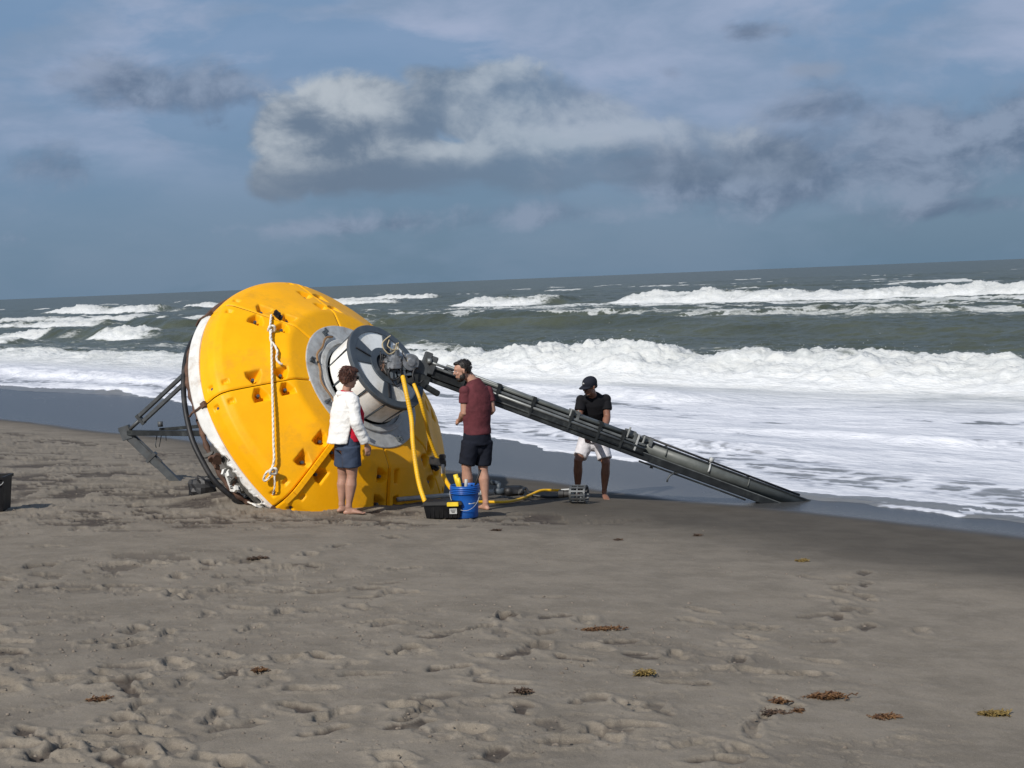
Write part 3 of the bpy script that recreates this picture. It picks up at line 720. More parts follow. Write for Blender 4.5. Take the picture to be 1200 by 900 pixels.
    # straps (ridges) over two seams, with a buckle
    for th, a, b_ in ((-34.5, 1.02, 1.87), (-79.5, 1.14, 1.87)):
        pts = [bw(th, r, float(np.interp(r, DOME[:8, 0], DOME[:8, 1]))+.03) for r in np.linspace(a, b_, 16)]
        mb = MB()
        for p, q in zip(pts[:-1], pts[1:]): mb.bar(p, q+(q-p)*.06, .055, .05, nrm(p-BO+AX*.3))
        mb.build('yellow_strap', YEL, buoy, None, False)
    c = bw(-34.5, 1.03, -.44); mb = MB(); mb.bar(bw(-34.5, .96, -.43), bw(-34.5, 1.10, -.455), .06, .04, AX); mb.tube([bw(-37, 1.03, -.44), bw(-32, 1.03, -.43)], .025, 8); mb.build('strap_buckle', GALV, buoy, None, False)
    # black cleats
    for th, r, z in ((58.5, 1.33, -.58), (-124.5, 1.40, -.63)):
        mb = MB(); c = bw(th, r, z); rd = nrm(bw(th, 1, 0)-BO); tg = np.cross(AX, rd)
        mb.box(c, rd*.06, tg*.035, AX*.02); mb.box(c+rd*.03+AX*.02, rd*.04, tg*.02, AX*.02); mb.tube([c-tg*.06, c+tg*.06+AX*.02], .018, 8); mb.tube([c-rd*.05+AX*.03, c+rd*.07-tg*.02], .014, 8)
        mb.build('black_cleat', BLK, buoy, None, False, .006)
    # rear tripod legs reaching out beyond the rim on the far left
    nd = at(148, 507, 20.9); mA = at(232, 429, 20.3); mB = at(262, 508, 20.2); mB2 = at(262, 497, 20.5); gC = at(210, 566, 20.9)
    gC[2] = sand_at(gC[0], gC[1])-.05
    mb = MB(); u = (mA-nd)/np.linalg.norm(mA-nd); sd = nrm(np.cross(u, [0, 1, 0]))
    a0 = nd+u*.32
    for o_ in (-.045, .045): mb.bar(a0+sd*o_, mA+sd*o_, .05, .05)
    mb.bar(a0-u*.02, a0+u*.03, .16, .07, (0, 1, 0)); mb.build('rear_leg', STRUT, buoy, None, False, .004)
    mb = MB(); mb.tube([nd, a0], .026, 10); mb.build('leg_rod', STRUT, buoy, None, True)
    mb = MB(); mb.bar(nd, mB, .09, .07); mb.bar(nd+V(0, 0, .0)+(mB2-nd)*.35, mB2, .05, .045); mb.build('rear_leg', MAST_D, buoy, None, False, .004)
    mb = MB(); mb.bar(nd, gC, .10, .10, (0, 1, 0)); mb.bar(nd+(gC-nd)*.05, nd+(gC-nd)*.62, .13, .05, (0, 1, 0)); mb.bar(nd+(gC-nd)*.45, nd+(gC-nd)*.50, .17, .12, (0, 1, 0)); mb.build('rear_leg', STRUT, buoy, None, False, .004)
    mb = MB(); mb.box(nd, V(.07, 0, .02), V(0, .06, 0), V(-.03, 0, .09)); mb.tube([nd+V(-.09, 0, .05), nd+V(.08, 0, -.06)], .035, 10); mb.build('leg_knuckle', STRUT, buoy, None, False, .006)
    mb = MB(); c = at(188, 500, 20.7); mb.tube([c, c+V(.0, .0, .07)], .035, 10); c2 = at(184, 510, 20.75)
    mb.tube([c2, c2+V(-.03, 0, -.13), c2+V(-.02, 0, -.17)], .007, 6); mb.tube([c2+V(.06, 0, 0), c2+V(.02, 0, -.16)], .006, 6); mb.tube([c2+V(.12, 0, 0), c2+V(.12, 0, -.08)], .005, 6)
    mb.build('leg_fitting', STRUT, buoy, None, True)
build_buoy()

# torn black cloth lump at the foot of the rim
def lump(name, c, rx, ry, rz, m, label, cat, seed=0, amp=.35, vox=.02):
    mb = MB(); n, k = 14, 20; vs = []; fs = []
    for i in range(n+1):
        for j in range(k):
            a = PI*i/n; b = 2*PI*j/k; vs.append((math.sin(a)*math.cos(b), math.sin(a)*math.sin(b), math.cos(a)))
    for i in range(n):
        for j in range(k): fs.append((i*k+j, (i+1)*k+j, (i+1)*k+(j+1) % k, i*k+(j+1) % k))
    P_ = np.array(vs); q = 1+amp*(fbm(P_[:, 0]*2+seed+5, P_[:, 1]*2+9, 4, .6, P_[:, 2]*2+7)-.5)*2
    P_ = P_*q[:, None]*[rx, ry, rz]; mb.add(P_, fs)
    o = mb.build(name, m, None, Matrix.Translation(Vector(c)), False); tag(o, label, cat); return o
c = at(237, 557, 18.9); c[2] = sand_at(c[0], c[1])+.06
lump('torn_sheet', c, .17, .13, .19, BLK, 'crumpled black sheet on the sand beside the rim of the yellow buoy', 'sheet', 2, .55)
c = at(283, 580, 17.95); c[2] = sand_at(c[0], c[1])+.05
lump('plastic_scrap', c, .11, .08, .08, WHT, 'crumpled white plastic scrap at the foot of the torn white rim', 'scrap', 6, .9)

# white paper panel inside the cavity (sub item of the buoy)
mb = MB(); c = bw(-17, 1.87, -1.45); mb.box(c, V(.035, .01, -.01), V(0, .006, 0), V(-.03, 0, .11)); 
o = mb.build('white_plate', WHT, buoy, None, False, .004)
mb = MB()
for k in range(7): mb.box(c+V(-.02, -.012, .07)+V(.006, 0, -.022)*k, V(.012, 0, 0), V(0, .003, 0), V(0, 0, .005))
mb.build('plate_marking', BLK, o)

# rope hanging down the face
def rope(name, pts, r, label, n=160, parent=None):
    P_ = spline(pts, n); mb = MB(); k = len(P_)
    L = np.r_[0, np.cumsum([np.linalg.norm(P_[i+1]-P_[i]) for i in range(k-1)])]
    # resample
    m = int(L[-1]/.012); Q = [np.array([np.interp(u, L, [p[j] for p in P_]) for j in range(3)]) for u in np.linspace(0, L[-1], m)]
    for ph in range(3):
        pp = []
        for i, p in enumerate(Q):
            t_ = nrm(Q[min(i+1, m-1)]-Q[max(i-1, 0)]); a = nrm(np.cross(t_, [.3, 1, .2])); b = np.cross(t_, a); an = i*.42+ph*2*PI/3
            pp.append(p+r*.52*(math.cos(an)*a+math.sin(an)*b))
        mb.tube(pp, r*.58, 6)
    return mb.build(name, ROPE, parent, None, True)
def dome_pt(x, y, lift=.04):
    d = FWD+RT*(x-600)/F+UPV*(450-y)/F; ts = np.linspace(15, 21, 6001); P_ = CAM+d*ts[:, None]-BO; z = P_@AX; r = np.sqrt(np.maximum((P_*P_).sum(1)-z*z, 0))
    rp = np.interp(-z, -DOME[2:9, 1], DOME[2:9, 0]); g_ = r-rp; ok = (z > -1.24) & (z < -.47); i = np.where((g_[:-1] > 0) & (g_[1:] <= 0) & ok[1:])[0]
    i = i[0] if len(i) else 3000
    return CAM+d*(ts[i]-lift)
top = dome_pt(318, 369, .06); mid_ = dome_pt(321, 540, .06); knot = dome_pt(317, 553, .05)
rp_ = empty('white_rope', top, 'long white rope tied to a black cleat and hanging down the yellow dome', 'rope')
rope('rope_strand', [top, dome_pt(316.5, 385, .07)]+[dome_pt(318+3*(y-400)/140, y, .06) for y in range(400, 540, 20)]+[mid_, knot], .0135, None, parent=rp_)
rope('rope_tail', [dome_pt(318, 386, .08), dome_pt(317, 398, .07), dome_pt(322, 405, .06), dome_pt(325, 412, .06), dome_pt(324, 420, .06), dome_pt(327, 425, .06), dome_pt(331, 427, .05)], .0135, None, parent=rp_)
rope('rope_loop', [dome_pt(321, 550, .06), dome_pt(313, 553, .09), dome_pt(309, 561, .07), dome_pt(312, 563, .07), dome_pt(319, 554, .08)], .0135, None, parent=rp_)
e_ = at(303, 588, 17.62); e_[2] = sand_at(e_[0], e_[1])+.02
e2_ = at(290, 586, 17.7); e2_[2] = sand_at(e2_[0], e2_[1])+.02
rope('rope_end', [dome_pt(321, 552, .06), dome_pt(322, 565, .06), dome_pt(321, 575, .05), at(317, 583, 17.6), e_, e2_], .010, None, parent=rp_)
for cx, cy in ((318, 385), (320, 552)):
    c = dome_pt(cx, cy, .08); mb = MB(); mb.tube(spline([c+V(-.03, 0, .02), c+V(.035, -.02, .03), c+V(.03, .02, -.03), c+V(-.035, -.02, -.02), c+V(0, -.03, .04)], 16), .015, 8); mb.build('rope_knot', ROPE, rp_, None, True)

# ------------------------------------------------------------------ fallen mast
M0 = at(497, 431, 18.52); M1 = at(912, 584, 19.55)
def build_mast():
    u = nrm(M1-M0); L = np.linalg.norm(M1-M0); w = nrm(np.cross(u, [0, 0, 1])); w = w if w[1] < 0 else -w; v = np.cross(w, u); v = v if v[2] > 0 else -v
    def P_(f, a, b): return M0+u*L*f+w*a+v*b         # a toward the camera, b up
    root = empty('fallen_mast', (M1[0], M1[1], sand_at(M1[0], M1[1])), 'long dark instrument mast slanting from the drum of the buoy down to the wet sand', 'mast')
    mb = MB(); mb.box(P_(.30, 0, -.055), u*L*.30, w*.085, v*.012); mb.box(P_(.30, -.085, -.02), u*L*.30, w*.008, v*.075); mb.box(P_(.30, .0, .0), u*L*.295, w*.008, v*.055); mb.build('channel', MAST_D, root, None, False)
    def rail(f0, f1, a, b, wd, hg, m, n='rail'):
        q = MB(); q.bar(P_(f0, a, b), P_(f1, a, b), wd, hg, v); return q.build(n, m, root, None, False, min(wd, hg)*.2)
    rail(.01, .62, .10, -.115, .05, .045, MAST_D); rail(.01, .62, -.10, -.115, .05, .045, MAST_D)
    rail(.02, .60, .105, -.04, .018, .075, MAST_D); rail(.02, .60, .10, .045, .03, .03, MAST_L); rail(.05, .60, -.08, .06, .04, .035, MAST_L)
    for a, b, r, f0, f1, m in ((.085, .095, .022, .09, .60, MAST_G), (.03, .115, .02, .05, .585, MAST_L), (-.03, .11, .024, .07, .62, MAST_G), (.11, .0, .02, .15, .6, MAST_L), (.115, -.075, .016, .1, .6, MAST_D)):
        q = MB(); q.tube([P_(f0, a, b), P_(f1, a, b)], r, 12); q.build('conduit', m, root, None, True)
    for f in (.10, .19, .285, .39, .47, .535):
        q = MB(); q.box(P_(f, .0, .075), u*.022, w*.135, v*.062); q.box(P_(f, .12, -.04), u*.018, w*.012, v*.10); q.build('bracket', MAST_D, root, None, False, .004)
    for f, sc_ in ((.395, 1.), (.555, 1.3), (.60, 1.)):
        q = MB(); q.box(P_(f, .03, .125), u*.05*sc_, w*.05, v*.03*sc_); q.box(P_(f+.012, .09, .10), u*.02, w*.02, v*.05); q.tube([P_(f-.01, .12, .06), P_(f-.01, .12, .15*sc_)], .014, 8); q.tube([P_(f+.015, -.02, .08), P_(f+.015, -.02, .17)], .012, 8); q.build('clamp', MAST_L, root, None, False, .004)
    # lower half: big tube in a flanged trough
    q = MB(); q.tube([P_(.58, .0, .035), P_(1.09, .0, .035)], .088, 28); q.build('tube', MAST_G, root, None, True)
    q = MB(); q.box(P_(.575, 0, .03), u*.012, w*.125, v*.118); q.build('collar', GALV, root, None, False, .004)
    rail(.57, 1.09, .10, -.045, .02, .012, MAST_L, 'flange'); rail(.57, 1.085, .098, -.085, .012, .085, MAST_D, 'side_plate'); rail(.57, 1.09, .06, .105, .03, .022, MAST_D, 'flange'); rail(.57, 1.08, .085, -.115, .045, .05, MAST_D, 'flange'); rail(.57, 1.08, -.10, -.10, .05, .06, MAST_D, 'flange')
    q = MB(); q.box(P_(.82, 0, -.10), u*L*.255, w*.08, v*.01); q.build('trough', MAST_D, root, None, False)
    rail(.60, .91, .06, -.165, .02, .022, MAST_D, 'flange')
    q = MB(); q.tube([P_(.59, .05, .15), P_(.80, .045, .14), P_(1.05, .04, .135)], .014, 8); q.build('cable', BLK, root, None, True)
    for f in (.66, .785, .90):
        q = MB(); q.tube([P_(f, .095*math.sin(a),   .035+.095*math.cos(a)) for a in np.linspace(-1.7, 1.9, 14)], .008 if f != .785 else .013, 6); 
        if f == .785: q.box(P_(f, .05, .165), u*.025, w*.025, v*.028)
        q.build('strap', GALV if f == .785 else MAST_G, root, None, True)
    q = MB(); p = P_(.70, .08, -.15); q.tube([p, p+V(-.06, -.02, -.03), p+V(-.09, -.02, -.07), p+V(-.10, -.02, -.11)], .012, 6); q.tube([p, p+V(.08, 0, -.005)], .012, 6); q.build('loose_hook', STRUT, root, None, True)
    q = MB(); q.tube([P_(.64, .03, -.16), P_(.64, .03, -.20)], .02, 8); q.build('drain_stub', MAST_D, root, None, True)
    # head joint between the drum hub and the mast
    h0 = bw(0, 0, .03); A1 = h0+AX*.16
    q = MB(); q.tube([h0, h0+AX*.1], .10, 20); q.tube([h0+AX*.1, h0+AX*.22], .075, 20)
    q.build('joint_spigot', ALU, root, None, False, .004)
    A2 = at(462, 419, 18.33); q = MB(); q.tube([A2+V(0, 0, -.13), A2+V(.0, 0, -.05)], .10, 20); q.tube([A2+V(0, 0, -.05), A2+V(.01, 0, .03)], .085, 20); q.tube([A2+V(.01, 0, .03), A2+V(.01, 0, .09)], .06, 20); q.tube([A2+V(.01, 0, .09), A2+V(.01, 0, .15)], .025, 12); q.build('bright_cylinder', ALU, root, None, False, .005)
    A3 = at(480, 424, 18.4)
    q = MB(); q.tube([A3+w*-.1, A3+w*.12], .10, 24); q.tube([A3+w*.1, A3+w*.15], .05, 16); q.build('hinge_disc', ALU, root, None, False, .006)
    q = MB(); q.box(at(492, 430, 18.5), u*.10, w*.11, v*.08); q.box(at(500, 422, 18.5), u*.04, w*.08, v*.10); q.box(at(506, 428, 18.5), u*.035, w*.10, v*.11); q.build('hinge_block', STRUT, root, None, False, .008)
    q = MB(); q.box(at(487, 442, 18.42), u*.13, w*.07, v*.06); q.box(at(497, 447, 18.45), u*.05, w*.09, v*.07); q.box(at(475, 444, 18.38), V(.10, 0, 0), V(0, .07, 0), V(0, 0, .05)); q.build('hinge_bracket', MAST_D, root, None, False, .006)
    q = MB(); a, b = at(497, 452, 18.4), at(514, 462, 18.45); q.bar(a, b, .1, .07); q.build('loose_arm', MAST_D, root, None, False, .01)
    q = MB(); a, b = at(506, 425, 18.4), at(531, 434, 18.5); q.tube([a, b], .016, 10); q.tube([a+V(0, 0, .02), a-V(.05, 0, -.02)], .035, 10); q.build('push_rod', MAST_L, root, None, True)
    # wires
    r4 = random.Random(9)
    for k, (cx, cy, rr) in enumerate(((457, 405, .09), (461, 403, .07), (478, 414, .07), (484, 418, .08), (470, 424, .09), (455, 428, .09), (462, 436, .08), (490, 440, .08), (467, 445, .07), (452, 418, .08))):
        c0 = at(cx, cy, 18.25+.02*k % .12); q = MB()
        pts = [c0+rr*V(math.cos(a)*r4.uniform(.7, 1.1), .4*math.sin(a*1.3), math.sin(a)*r4.uniform(.9, 1.4)) for a in np.linspace(r4.uniform(0, 3), r4.uniform(5, 9), 9)]
        q.tube(spline(pts, 36), r4.uniform(.005, .011), 6); q.build('wire', mat('tan_wire', (.4, .33, .2), .6) if k in (0, 1, 3) else BLK, root, None, True)
    for cx, cy in ((455, 432), (462, 438), (470, 438), (480, 440), (458, 425), (472, 432)):
        q = MB(); c0 = at(cx, cy, 18.36); q.box(c0, V(r4.uniform(.03, .06), 0, .01), V(0, .05, 0), V(-.01, 0, r4.uniform(.02, .05))); q.build('fitting', MAST_D if cx % 2 else DGREY, root, None, False, .006)
build_mast()

# ------------------------------------------------------------------ hoses
def hose(pts, r, label, ribs=True, n=120, name='yellow_hose', m=None, parent=None):
    P_ = spline(pts, n); k = len(P_); L = np.r_[0, np.cumsum([np.linalg.norm(P_[i+1]-P_[i]) for i in range(k-1)])]
    mm = int(L[-1]/.0075); Q = [np.array([np.interp(q, L, [p[j] for p in P_]) for j in range(3)]) for q in np.linspace(0, L[-1], mm)]
    rr = [r*(1+(.10 if (i//2) % 2 else 0.)) if ribs else r for i in range(mm)]
    mb = MB(); mb.tube(Q, rr, 12); o = mb.build(name, m or YELH, parent, None, True)
    if label: tag(o, label, 'hose', 'yellow hoses on and around the buoy')
    return o
g_ = at(497, 587, 17.6); g_[2] = sand_at(g_[0], g_[1])+.05
hose([at(472, 441, 18.2), at(476, 460, 18.05), at(482, 490, 17.98), at(484, 520, 17.85), at(488, 550, 17.75), at(492, 570, 17.68), at(498, 588, 17.6)], .0265, 'thick yellow hose hanging from the mast joint straight down behind the black box')
hose([at(485, 450, 18.3), at(492, 468, 18.2), at(498, 490, 18.25), at(504, 515, 18.4), at(512, 536, 18.5), at(517, 543, 18.5)], .021, 'thinner yellow hose curving from mast joint to the black coupling on the right side')
hose([at(519, 556, 18.45), at(524, 566, 18.3), at(530, 574, 18.1), at(538, 580, 17.95)], .024, 'short yellow hose running from the black coupling down behind the blue bucket')
q = empty('hose_coupling', at(515, 543, 18.5), 'black clamp coupling hanging between yellow hoses at right edge of the dome', 'coupling')
mb = MB(); c = at(513, 541, 18.5); mb.box(c, V(.10, 0, -.02), V(0, .06, 0), V(0, 0, .045)); mb.box(c+V(.06, -.02, .06), V(.04, 0, 0), V(0, .03, 0), V(0, 0, .03)); mb.box(c+V(-.06, -.02, .04), V(.03, 0, 0), V(0, .03, 0), V(0, 0, .03)); mb.build('clamp_body', BLK, q, None, False, .01)
mb = MB(); mb.tube([at(519, 544, 18.45), at(519, 556, 18.45)], .022, 10); mb.build('clamp_pin', STICK, q, None, True)

def gpt(px, py, lift=0.):
    Yd = 18.
    for _ in range(14):
        p = at(px, py, Yd); h = sand_at(p[0], p[1]); Yd *= (CAM[2]-h)/(CAM[2]-p[2])
    p = at(px, py, Yd); p[2] = h+lift; return p
hose([gpt(548, 592, .04), gpt(565, 591, .03), gpt(590, 591, .03), gpt(608, 588, .03), gpt(622, 584.5, .05), gpt(634, 583, .09), gpt(646, 582.5, .09), gpt(659, 583.5, .10)], .018, 'yellow hose lying on the sand from behind the bucket to the metal strainer', False)
# lay-flat pump hose and strainer
q = empty('suction_strainer', gpt(679, 591), 'grey slotted drum strainer lying on the sand in front of the man in white shorts', 'strainer')
def build_strainer():
    c = gpt(679, 590, .12); ax = nrm(V(.93, -.30, 0)); sd = np.cross([0, 0, 1], ax); r = .115
    a0 = c-ax*.09; a1 = c+ax*.09
    def ring(p, th, m=GALV, nm='end_ring'):
        mb = MB(); n = 28
        vs = []; fs = []
        for k in range(n):
            a = 2*PI*k/n
            for rr, dx in ((r, -th), (r, th), (r-.022, th), (r-.022, -th)): vs.append(p+ax*dx+rr*(math.cos(a)*sd+math.sin(a)*V(0, 0, 1)))
        for k in range(n):
            for j in range(4): fs.append((k*4+j, k*4+(j+1) % 4, ((k+1) % n)*4+(j+1) % 4, ((k+1) % n)*4+j))
        mb.add(vs, fs); mb.build(nm, m, q)
    GS = STRUT
    ring(a0, .014, GS); ring(a1, .012, GS); ring(c, .008, GS, nm='middle_ring')
    for k in range(14):
        a = 2*PI*k/14; e = (r-.006)*(math.cos(a)*sd+math.sin(a)*V(0, 0, 1)); mb = MB(); mb.bar(a0+e, a1+e, .022, .012, nrm(e)); mb.build('slat', GS, q)
    mb = MB(); mb.tube([a0-ax*.005, a0+ax*.005], r-.02, 24); mb.build('end_plate', GALV, q)
    mb = MB(); mb.tube([a0-ax*.005, a0-ax*.10], .045, 16); mb.tube([a0-ax*.10, a0-ax*.17], .055, 16); mb.build('coupling', BLK, q, None, False, .004)
    mb = MB(); mb.tube([a0-ax*.14+V(0, 0, .05), a0-ax*.02+V(0, -.01, .06)], .012, 8); mb.build('handle', GALV, q)
build_strainer()
q = empty('pipe_assembly', gpt(560, 590), 'pale grey pipe with black couplings lying along the foot of the dome', 'pipe')
mb = MB(); mb.tube([gpt(466, 591, .06), gpt(560, 584, .07)], .028, 18); mb.build('pipe', PVC, q, None, True)
mb = MB(); a = gpt(560, 584, .07); mb.tube([a, gpt(580, 584, .08)], .034, 16); mb.build('pipe_end', PVC, q, None, True)
mb = MB(); mb.tube([gpt(579, 584, .10), gpt(592, 584, .08)], .045, 16); mb.tube([gpt(585, 584, .08), gpt(585, 584, .20)], .03, 10); mb.tube([gpt(585, 584, .19), gpt(585, 584, .19)+V(-.10, .03, .02)], .03, 10); mb.build('elbow', DGREY, q, None, True)
mb = MB(); mb.tube([gpt(592, 585, .09), gpt(596, 585, .10), gpt(608, 584, .10), gpt(611, 585, .09)], [.045, .065, .065, .045], 16); mb.build('coupling', BLK, q, None, True)
mb = MB(); mb.tube(spline([gpt(610, 585, .08), gpt(616, 583, .12), gpt(622, 584, .05), gpt(640, 585, .03), gpt(655, 585, .03)], 24), .02, 10); mb.build('black_hose', BLK, q, None, True)

# ------------------------------------------------------------------ bucket, boxes
def build_bucket():
    b0 = gpt(546, 606); q = empty('blue_bucket', b0, 'blue plastic bucket with tools sticking out beside the black box', 'bucket')
    fr = Matrix.Translation(Vector(b0))
    H, r0, r1 = .37, .140, .160
    mb = MB(); prof = [(0, .0), (r0-.01, .0), (r0, .012)]+[(r0+(r1-r0)*z/H, z) for z in (.1, .2, .27)]
    for z in (.285, .305, .325, .345): prof += [(r1+.001, z-.006), (r1+.012, z-.003), (r1+.012, z+.003), (r1+.001, z+.006)]
    prof += [(r1+.006, H-.008), (r1+.008, H), (r1-.006, H), (r1-.008, H-.02), (r0-.008, .02), (0, .02)]
    mb.lathe(prof, fr, 48); mb.build('bucket_wall', BLUE, q, None, True)
    mb = MB(); mb.tube([b0+V((r1+.012)*math.cos(a), -(r1+.02)*math.sin(a)*.98, .30-.20*math.sin(a)) for a in np.linspace(0, PI, 24)], .003, 6); mb.build('bail_handle', GALV, q, None, True)
    mb = MB(); c = b0+V(.09, -.135, .17); mb.tube([c+V(-.05, -.004, .002), c+V(.03, .04, 0)], .009, 8); mb.build('handle_grip', STICK, q, None, True)
    for ex, ey, ez, r, m in ((-.10, .02, .12, .03, YLATCH), (-.07, -.03, .085, .022, YLATCH), (.19, .05, .16, .013, BLK), (.02, .03, .06, .02, STICK)):
        t = empty if 0 else None
        mb = MB(); p = b0+V(ex*.3, ey*.5, .2); e = b0+V(ex, ey, .37+ez); mb.tube([p, p+(e-p)*.75, e], [r*.7, r, r*.9], 10)
        nm = {YLATCH.name: 'yellow_tool', BLK.name: 'black_rod', STICK.name: 'white_bottle'}[m.name]
        lb = {(-.10, .12): 'taller yellow tube standing tilted left in the blue bucket', (-.07, .085): 'shorter yellow tube just inside the left rim of the blue bucket', (.19, .16): 'black rod leaning out of the right side of the blue bucket', (.02, .06): 'pale bottle top showing in the middle of the blue bucket'}[(ex, ez)]
        tag(mb.build(nm, m, None, None, True), lb, 'tool')
build_bucket()
def build_box():
    c = gpt(521, 606); q = empty('black_toolbox', c, 'low black plastic toolbox with a yellow latch left of the blue bucket', 'toolbox')
    ax = nrm(V(1, -.10, 0)); ay = V(.10, 1, 0); z = V(0, 0, 1)
    def frustum(cz0, cz1, w0, d0, w1, d1):
        mb = MB(); vs = [c+ax*sx*w+ay*sy*d_+z*h for h, w, d_ in ((cz0, w0, d0), (cz1, w1, d1)) for sx, sy in ((-1, -1), (1, -1), (1, 1), (-1, 1))]
        mb.add(vs, [(3, 2, 1, 0), (4, 5, 6, 7), (0, 1, 5, 4), (1, 2, 6, 5), (2, 3, 7, 6), (3, 0, 4, 7)]); return mb
    frustum(0, .15, .19, .11, .215, .13).build('tub', BBOX, q, None, False, .008)
    mb = MB()
    for sx in np.linspace(-.8, .8, 7): mb.box(c+ax*sx*.19-ay*.122+z*.075, ax*.004, ay*.006, z*.06)
    mb.build('rib', BBOX, q)
    frustum(.15, .195, .228, .142, .215, .13).build('lid', BBOX, q, None, False, .008)
    mb = MB(); mb.box(c+ax*.12-ay*.148+z*.165, ax*.065, ay*.012, z*.024); mb.build('latch', YLATCH, q, None, False, .005)
    mb = MB(); mb.box(c+ax*.12-ay*.131+z*.085, ax*.042, ay*.003, z*.03); o = mb.build('sticker', STICK, q)
    mb = MB()
    for k in range(3): mb.box(c+ax*.12-ay*.1355+z*(.10-.014*k), ax*(.03-.006*k), ay*.001, z*.003)
    mb.build('print', BBOX, o)
build_box()
def build_bin():
    c = gpt(0, 597); q = empty('black_bin', c, 'open black plastic bin standing alone on the sand at the left edge of the photo', 'bin')
    c = c+V(-.06, 0, 0); z = V(0, 0, 1)
    mb = MB(); w0, w1, H = .135, .165, .38
    ring = []
    for (w, h) in ((w0, 0), (w1, H), (w1+.012, H), (w1+.012, H-.03), (w1+.003, H-.03)): pass
    vs = [c+V(sx*w, sy*w, h) for h, w in ((0, w0), (H, w1)) for sx, sy in ((-1, -1), (1, -1), (1, 1), (-1, 1))]+[c+V(sx*w, sy*w, h) for h, w in ((.01, w0-.01), (H, w1-.01)) for sx, sy in ((-1, -1), (1, -1), (1, 1), (-1, 1))]
    fs = [(3, 2, 1, 0)]+[(i, (i+1) % 4, 4+(i+1) % 4, 4+i) for i in range(4)]+[(8+i, 12+i, 12+(i+1) % 4, 8+(i+1) % 4) for i in range(4)]+[(4+i, 4+(i+1) % 4, 12+(i+1) % 4, 12+i) for i in range(4)]+[(8, 9, 10, 11)]
    mb.add(vs, fs); mb.build('bin_body', BBOX, q, None, False)
    mb = MB()
    for s1, s2, a in ((1, 0, 0), (-1, 0, 0), (0, 1, 1), (0, -1, 1)):
        mb.box(c+V(s1*(w1+.004), s2*(w1+.004), H-.012), V(.01 if s1 else w1+.014, 0, 0), V(0, .01 if s2 else w1-.008, 0), z*.015)
    mb.build('rim', BBOX, q, None, False)
    mb = MB(); mb.tube([c+V((w1+.01)*math.cos(a), -(w1+.012), H-.05-.06*math.sin(a)) for a in np.linspace(0, PI, 16)], .004, 6); mb.build('bail_handle', GALV, q, None, True)
build_bin()

# loose clods kicked out of the footprints
def build_clods():
    r = random.Random(21); mb = MB(); cl = [(-3.2, 9.2, 2.2, 1.8), (-1., 9.9, 2., 1.6), (-4.6, 18.6, 2.6, 2.8), (-2.6, 12.4, 2., 1.8), (-.6, 7.4, 2.2, .8), (-2.3, 7.3, 1.4, .9), (-5.5, 16.5, 2.4, 1.6), (-1.5, 16.8, 2.8, .9), (.8, 9.6, 1.6, 2.), (1.5, 13, 3, 3)]
    pts = []
    for k in range(1900):
        c = cl[min(int(r.random()**1.3*10), 9)]; x = c[0]+r.gauss(0, .5)*c[2]; y = c[1]+r.gauss(0, .5)*c[3]
        if NS[0]*x+NS[1]*y < 13.2 and y > 5.5: pts.append((x, y))
    P_ = np.array(pts); Z_ = sand_h(P_[:, 0], P_[:, 1])
    for (x, y), z in zip(pts, Z_):
        a = r.uniform(.003, .009)*(1.7 if r.random() < .12 else 1); h = a*r.uniform(.4, .9); an = r.uniform(0, 6.3)
        vs = []
        for lv, (q, zz) in enumerate(((1, -.4), (.75, .7))):
            for j in range(5): t_ = an+j*2*PI/5; rr = a*q*r.uniform(.7, 1.2); vs.append((x+rr*math.cos(t_)*1.3, y+rr*math.sin(t_), z+h*zz))
        vs.append((x, y, z+h)); mb.add(vs, [(j, (j+1) % 5, 5+(j+1) % 5, 5+j) for j in range(5)]+[(5+j, 5+(j+1) % 5, 10) for j in range(5)])
    o = mb.build('sand_clods', mat('clod_sand', (.19, .16, .13), .95, var=.35, vscale=40, spec=.1), None, None, True)
    tag(o, 'small loose clods of sand scattered among the footprints', 'sand clods', kind='stuff')
build_clods()

